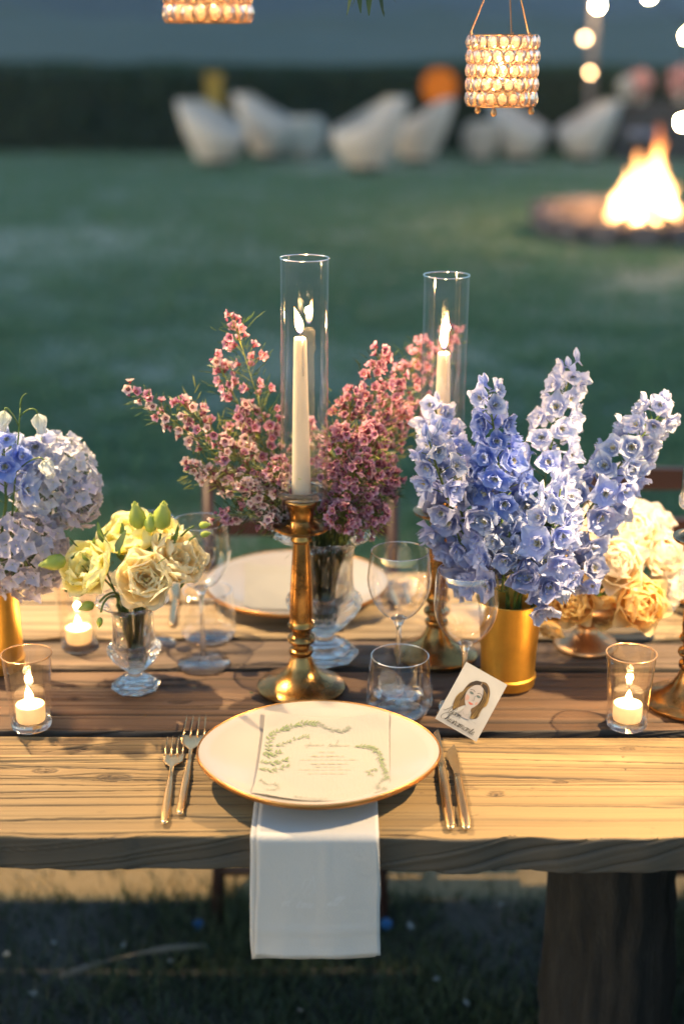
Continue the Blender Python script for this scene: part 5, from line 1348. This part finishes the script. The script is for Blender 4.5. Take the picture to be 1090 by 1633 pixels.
def lantern(c, lab, lab2, s=1.0, hang=2.35, en=.9, tilt=0, feet=True):
    o = empty('beaded_lantern', c, (0, tilt, 0), lab, 'lantern', 'crystal lanterns hanging above the table'); o.scale = (s,)*3; R = .049; n = 19; rows = 5
    for j in range(rows):
        for i in range(n):
            a = 2*PI*(i+.5*(j % 2))/n; rr = R
            q = put('crystal', BEAD, o, (rr*math.cos(a), rr*math.sin(a), -.0385+.0192*j), (0, 0, a+PI/2)); put('setting', BRING, q)
    b = MB()
    for z in (-.0485, .048): b.ring(R-.001, .0009, z, 48, 6)
    b.lathe([(0, -.0495), (R, -.0495), (R+.0005, -.0485), (R, -.048), (0, -.048)], 40); put('frame', b.build('frame', M_rose, math.radians(40)), o)
    for k in range(3 if feet else 0):
        a = 2*PI*k/3-1.9; b = MB(); b.lathe([(0, -.0062), (.0036, -.005), (.0050, -.0015), (.0036, .003), (.0022, .005), (.0022, .0062), (0, .0062)], 12)
        put('ball_foot', b.build('ball_foot', M_rose), o, (R*.93*math.cos(a), R*.93*math.sin(a), -.0557))
    apex = Vector((0, 0, .175))
    for k in range(3):
        a = 2*PI*k/3-1.45; p0 = Vector((R*math.cos(a), R*math.sin(a), .047)); b = MB()
        b.tube([p0, p0+Vector((0, 0, .003)), p0.lerp(apex, .5)+Vector((.001, 0, 0)), apex], .0011, 6); b.tube([p0-Vector((.002, 0, 0)), p0+Vector((.003, 0, .004))], .0014, 6)
        put('hanging_wire', b.build('hanging_wire', M_string if k != 1 else M_rose), o)
    b = MB(); b.tube([apex, Vector((0, 0, (hang-c[2])/s))], .0012, 6); put('hanging_cord', b.build('hanging_cord', M_string), o)
    t = empty('tealight', Vector(c)+Vector((0, 0, -.0478*s)), label=lab2, cat='candle', group='candles inside the hanging lanterns')
    b = MB(); b.lathe([(0, 0), (.0195, 0), (.0205, .003), (.0205, .03), (.0185, .031), (0, .030)], 28); put('wax', b.build('wax', M_wax), t); put('wick', WICK, t, (0, 0, .029)); put('flame', FLAME_S, t, (0, 0, .035), None, 1.3); candle_light(t, .058, en, .008)
LA = at(800, 112, 2.12); LB = at(330, -36, 1.78)
lantern(LA, 'crystal beaded lantern hanging at the upper right on three strings', 'small candle glowing inside the right beaded lantern', 1.0, en=.45)
lantern(LB, 'crystal beaded lantern cut off by the top edge at the upper left', 'small candle glowing inside the left beaded lantern', 1.03, en=.45, feet=False)

# ------------------------------------------------------------------ tree overhead that carries the lanterns and lamps
def tree():
    t = empty('olive_tree', (-3.2, 3.6, 0), label='olive tree beside the table whose branch hangs over it', cat='tree')
    o = Vector((-3.2, 3.6, 0)); b = MB()
    b.tube([(0, 0, 0), (.05, -.05, .8), (.2, -.2, 1.6), (.5, -.4, 2.3), (.9, -.6, 2.9)], [.2, .16, .14, .11, .07], 14); put('trunk', b.build('trunk', M_bark), t)
    br = bez(Vector((-2.9, 3.3, 2.2)), Vector((-2, 2.4, 2.7)), Vector((-.6, 2.1, 2.35)), Vector((1.7, 2.25, 2.5)), 24)
    b = MB(); b.tube([p-o for p in br], [.06-.045*i/24 for i in range(25)], 10)
    twigs = []
    for i in range(4, 25, 1):
        for s in range(2):
            a = random.random()*6.3; d = Vector((math.cos(a), math.sin(a), random.uniform(.1, .9))).normalized(); L = random.uniform(.18, .4)
            q = [br[i], br[i]+d*L*.5+Vector((0, 0, .02)), br[i]+d*L]; b.tube([x-o for x in q], [.008, .005, .002], 5); twigs.append(q)
    put('branch', b.build('branch', M_bark), t)
    b = MB()
    for q in twigs:
        for k in range(16):
            c = q[1].lerp(q[2], random.uniform(-.5, 1.05))-o; b.petal(random.uniform(.035, .055), .012, .2, .05, 2, 3, .6, tip=1, rot=random.random()*6.3, tilt=random.uniform(-.8, .8), M=Matrix.Translation(c))
    put('leaves', b.build('leaves', G_dark), t)['kind'] = 'stuff'
tree()
def leafy_twig():
    c = at(587, -60, 2.1); o = empty('leafy_twig', c, label='dark green olive leaves hanging in at the top edge, left of the right lantern', cat='leaves')
    b = MB(); b.tube([(0, 0, .45), (.004, 0, .2), (.0, 0, .03)], [.003, .002, .0012], 6); put('stem', b.build('stem', G_dark), o)
    b = MB(); b.petal(.046, .010, .15, .03, 2, 6, .6, tip=1); LF = b.build('leaf', G_dark)
    for (px, py, dx, dz) in ((563, -30, -.12, -1), (570, -34, .05, -1), (588, -30, .0, -1), (596, -30, .25, -1), (602, -28, .12, -1), (580, -40, -.3, -1), (606, -46, .4, -1)):
        q = at(px, py, 2.1)-c; d = Vector((dx, -.1, dz)).normalized()
        put('leaf', LF, o, q, d.to_track_quat('Y', 'Z'), 1)
leafy_twig()

# shaded lamps hanging from the branch above the table (they light the table)
def lamp(p, en, lab, ang=118, blend=.25):
    o = empty('hanging_lamp', p, label=lab, cat='lamp', group='shaded lamps hanging from the branch')
    b = MB(); b.lathe([(.02, .10), (.035, .095), (.075, .02), (.078, .018), (.074, .022), (.03, .09)], 28); put('shade', b.build('shade', M_iron), o)
    b = MB(); b.lathe([(0, -.028), (.018, -.022), (.026, -.006), (.022, .012), (.012, .024), (.011, .05), (0, .05)], 20); put('glass_bulb', b.build('glass_bulb', emit('lamp_bulb', (1, .72, .42), 8)), o)
    b = MB(); b.tube([(0, 0, .10), (0, 0, .4)], .003, 6); put('cord', b.build('cord', M_iron), o)
    L = bpy.data.lights.new('lamp_light', 'SPOT'); L.energy = en; L.color = (1, .70, .37); L.shadow_soft_size = .012; L.spot_size = math.radians(ang); L.spot_blend = blend
    lo = bpy.data.objects.new('lamp_light', L); COL.objects.link(lo); lo.parent = o; lo.location = (0, 0, -.034)
    return lo
lamp(Vector((-.86, 2.31, 2.06)), LAMP_L*4, 'shaded lamp hanging above the left of the table')
lamp(Vector((.82, 1.74, 1.66)), LAMP_R*4, 'shaded lamp hanging above the cream roses', 112)

# ------------------------------------------------------------------ small things on the grass and planks
M_fallen = petal_mat('fallen_petal', (.35, .4, .42), (.5, .54, .56), .2)
b = MB(); b.petal(.03, .024, .3, .12, 3, 3, .6, tilt=.2); FPM = b.build('fallen_petal', M_fallen)
for (px, py, wh) in ((275, 1531, 'left of the napkin, the largest'), (86, 1500, 'near the end of the pale stick'), (6, 1520, 'at the left edge'), (196, 1504, 'just above the pale stick'),
                     (480, 1610, 'below the napkin'), (700, 1560, 'halfway between napkin and log leg'), (655, 1482, 'beside the blue cap right of the napkin'), (800, 1440, 'close to the log leg, high up'),
                     (60, 1585, 'in the lower left corner'), (745, 1604, 'lowest one near the log leg')):
    o = put('fallen_petal', FPM, None, on(px, py, .035), (random.uniform(-.4, .4), random.uniform(-.4, .4), random.random()*6), random.uniform(.35, .65))
    tag(o, 'pale petal in the dark grass '+wh, 'petal', 'pale petals fallen in the grass')
b = MB(); b.lathe([(0, 0), (.011, 0), (.012, .009), (.010, .010), (0, .010)], 16); CAPM = b.build('bottle_cap', simple('blue_plastic', (.02, .16, .45), .4))
for (px, py, lab) in ((316, 1478, 'bright blue cap in the grass at the foot of the chair leg'), (614, 1476, 'bright blue cap in the grass just right of the napkin')):
    tag(put('bottle_cap', CAPM, None, on(px, py, .012), (.5, .2, 0)), lab, 'cap')
b = MB(); q = [on(95, 1560, .02), on(150, 1535, .035), on(230, 1512, .04), on(330, 1508, .03)]
b.tube([x-q[0] for x in bez(q[0], q[1], q[2], q[3], 14)], [.004+.003*math.sin(i*.7) for i in range(15)], 8)
tag(put('fallen_stick', b.build('fallen_stick', simple('pale_stick', (.22, .20, .17), .9)), None, q[0]), 'pale curved stick lying in the grass under the left of the table', 'stick')
b = MB(); b.petal(.008, .005, .3, 0, 2, 3, .6); BIT = b.build('leaf_bit', G_dark)
for (px, py, lab) in ((307, 1096, 'tiny green leaf bit on the plank right of the small crystal vase'), (404, 1106, 'tiny green leaf bit on the plank left of the middle candlestick'), (560, 1042, 'tiny leaf bit on the plank right of the large crystal vase'), (640, 1232, 'x')):
    if lab != 'x': tag(put('leaf_bit', BIT, None, on(px, py, TABLE_Z+.002), (0, 0, random.random()*6)), lab, 'leaf')
if HAZE: haze()
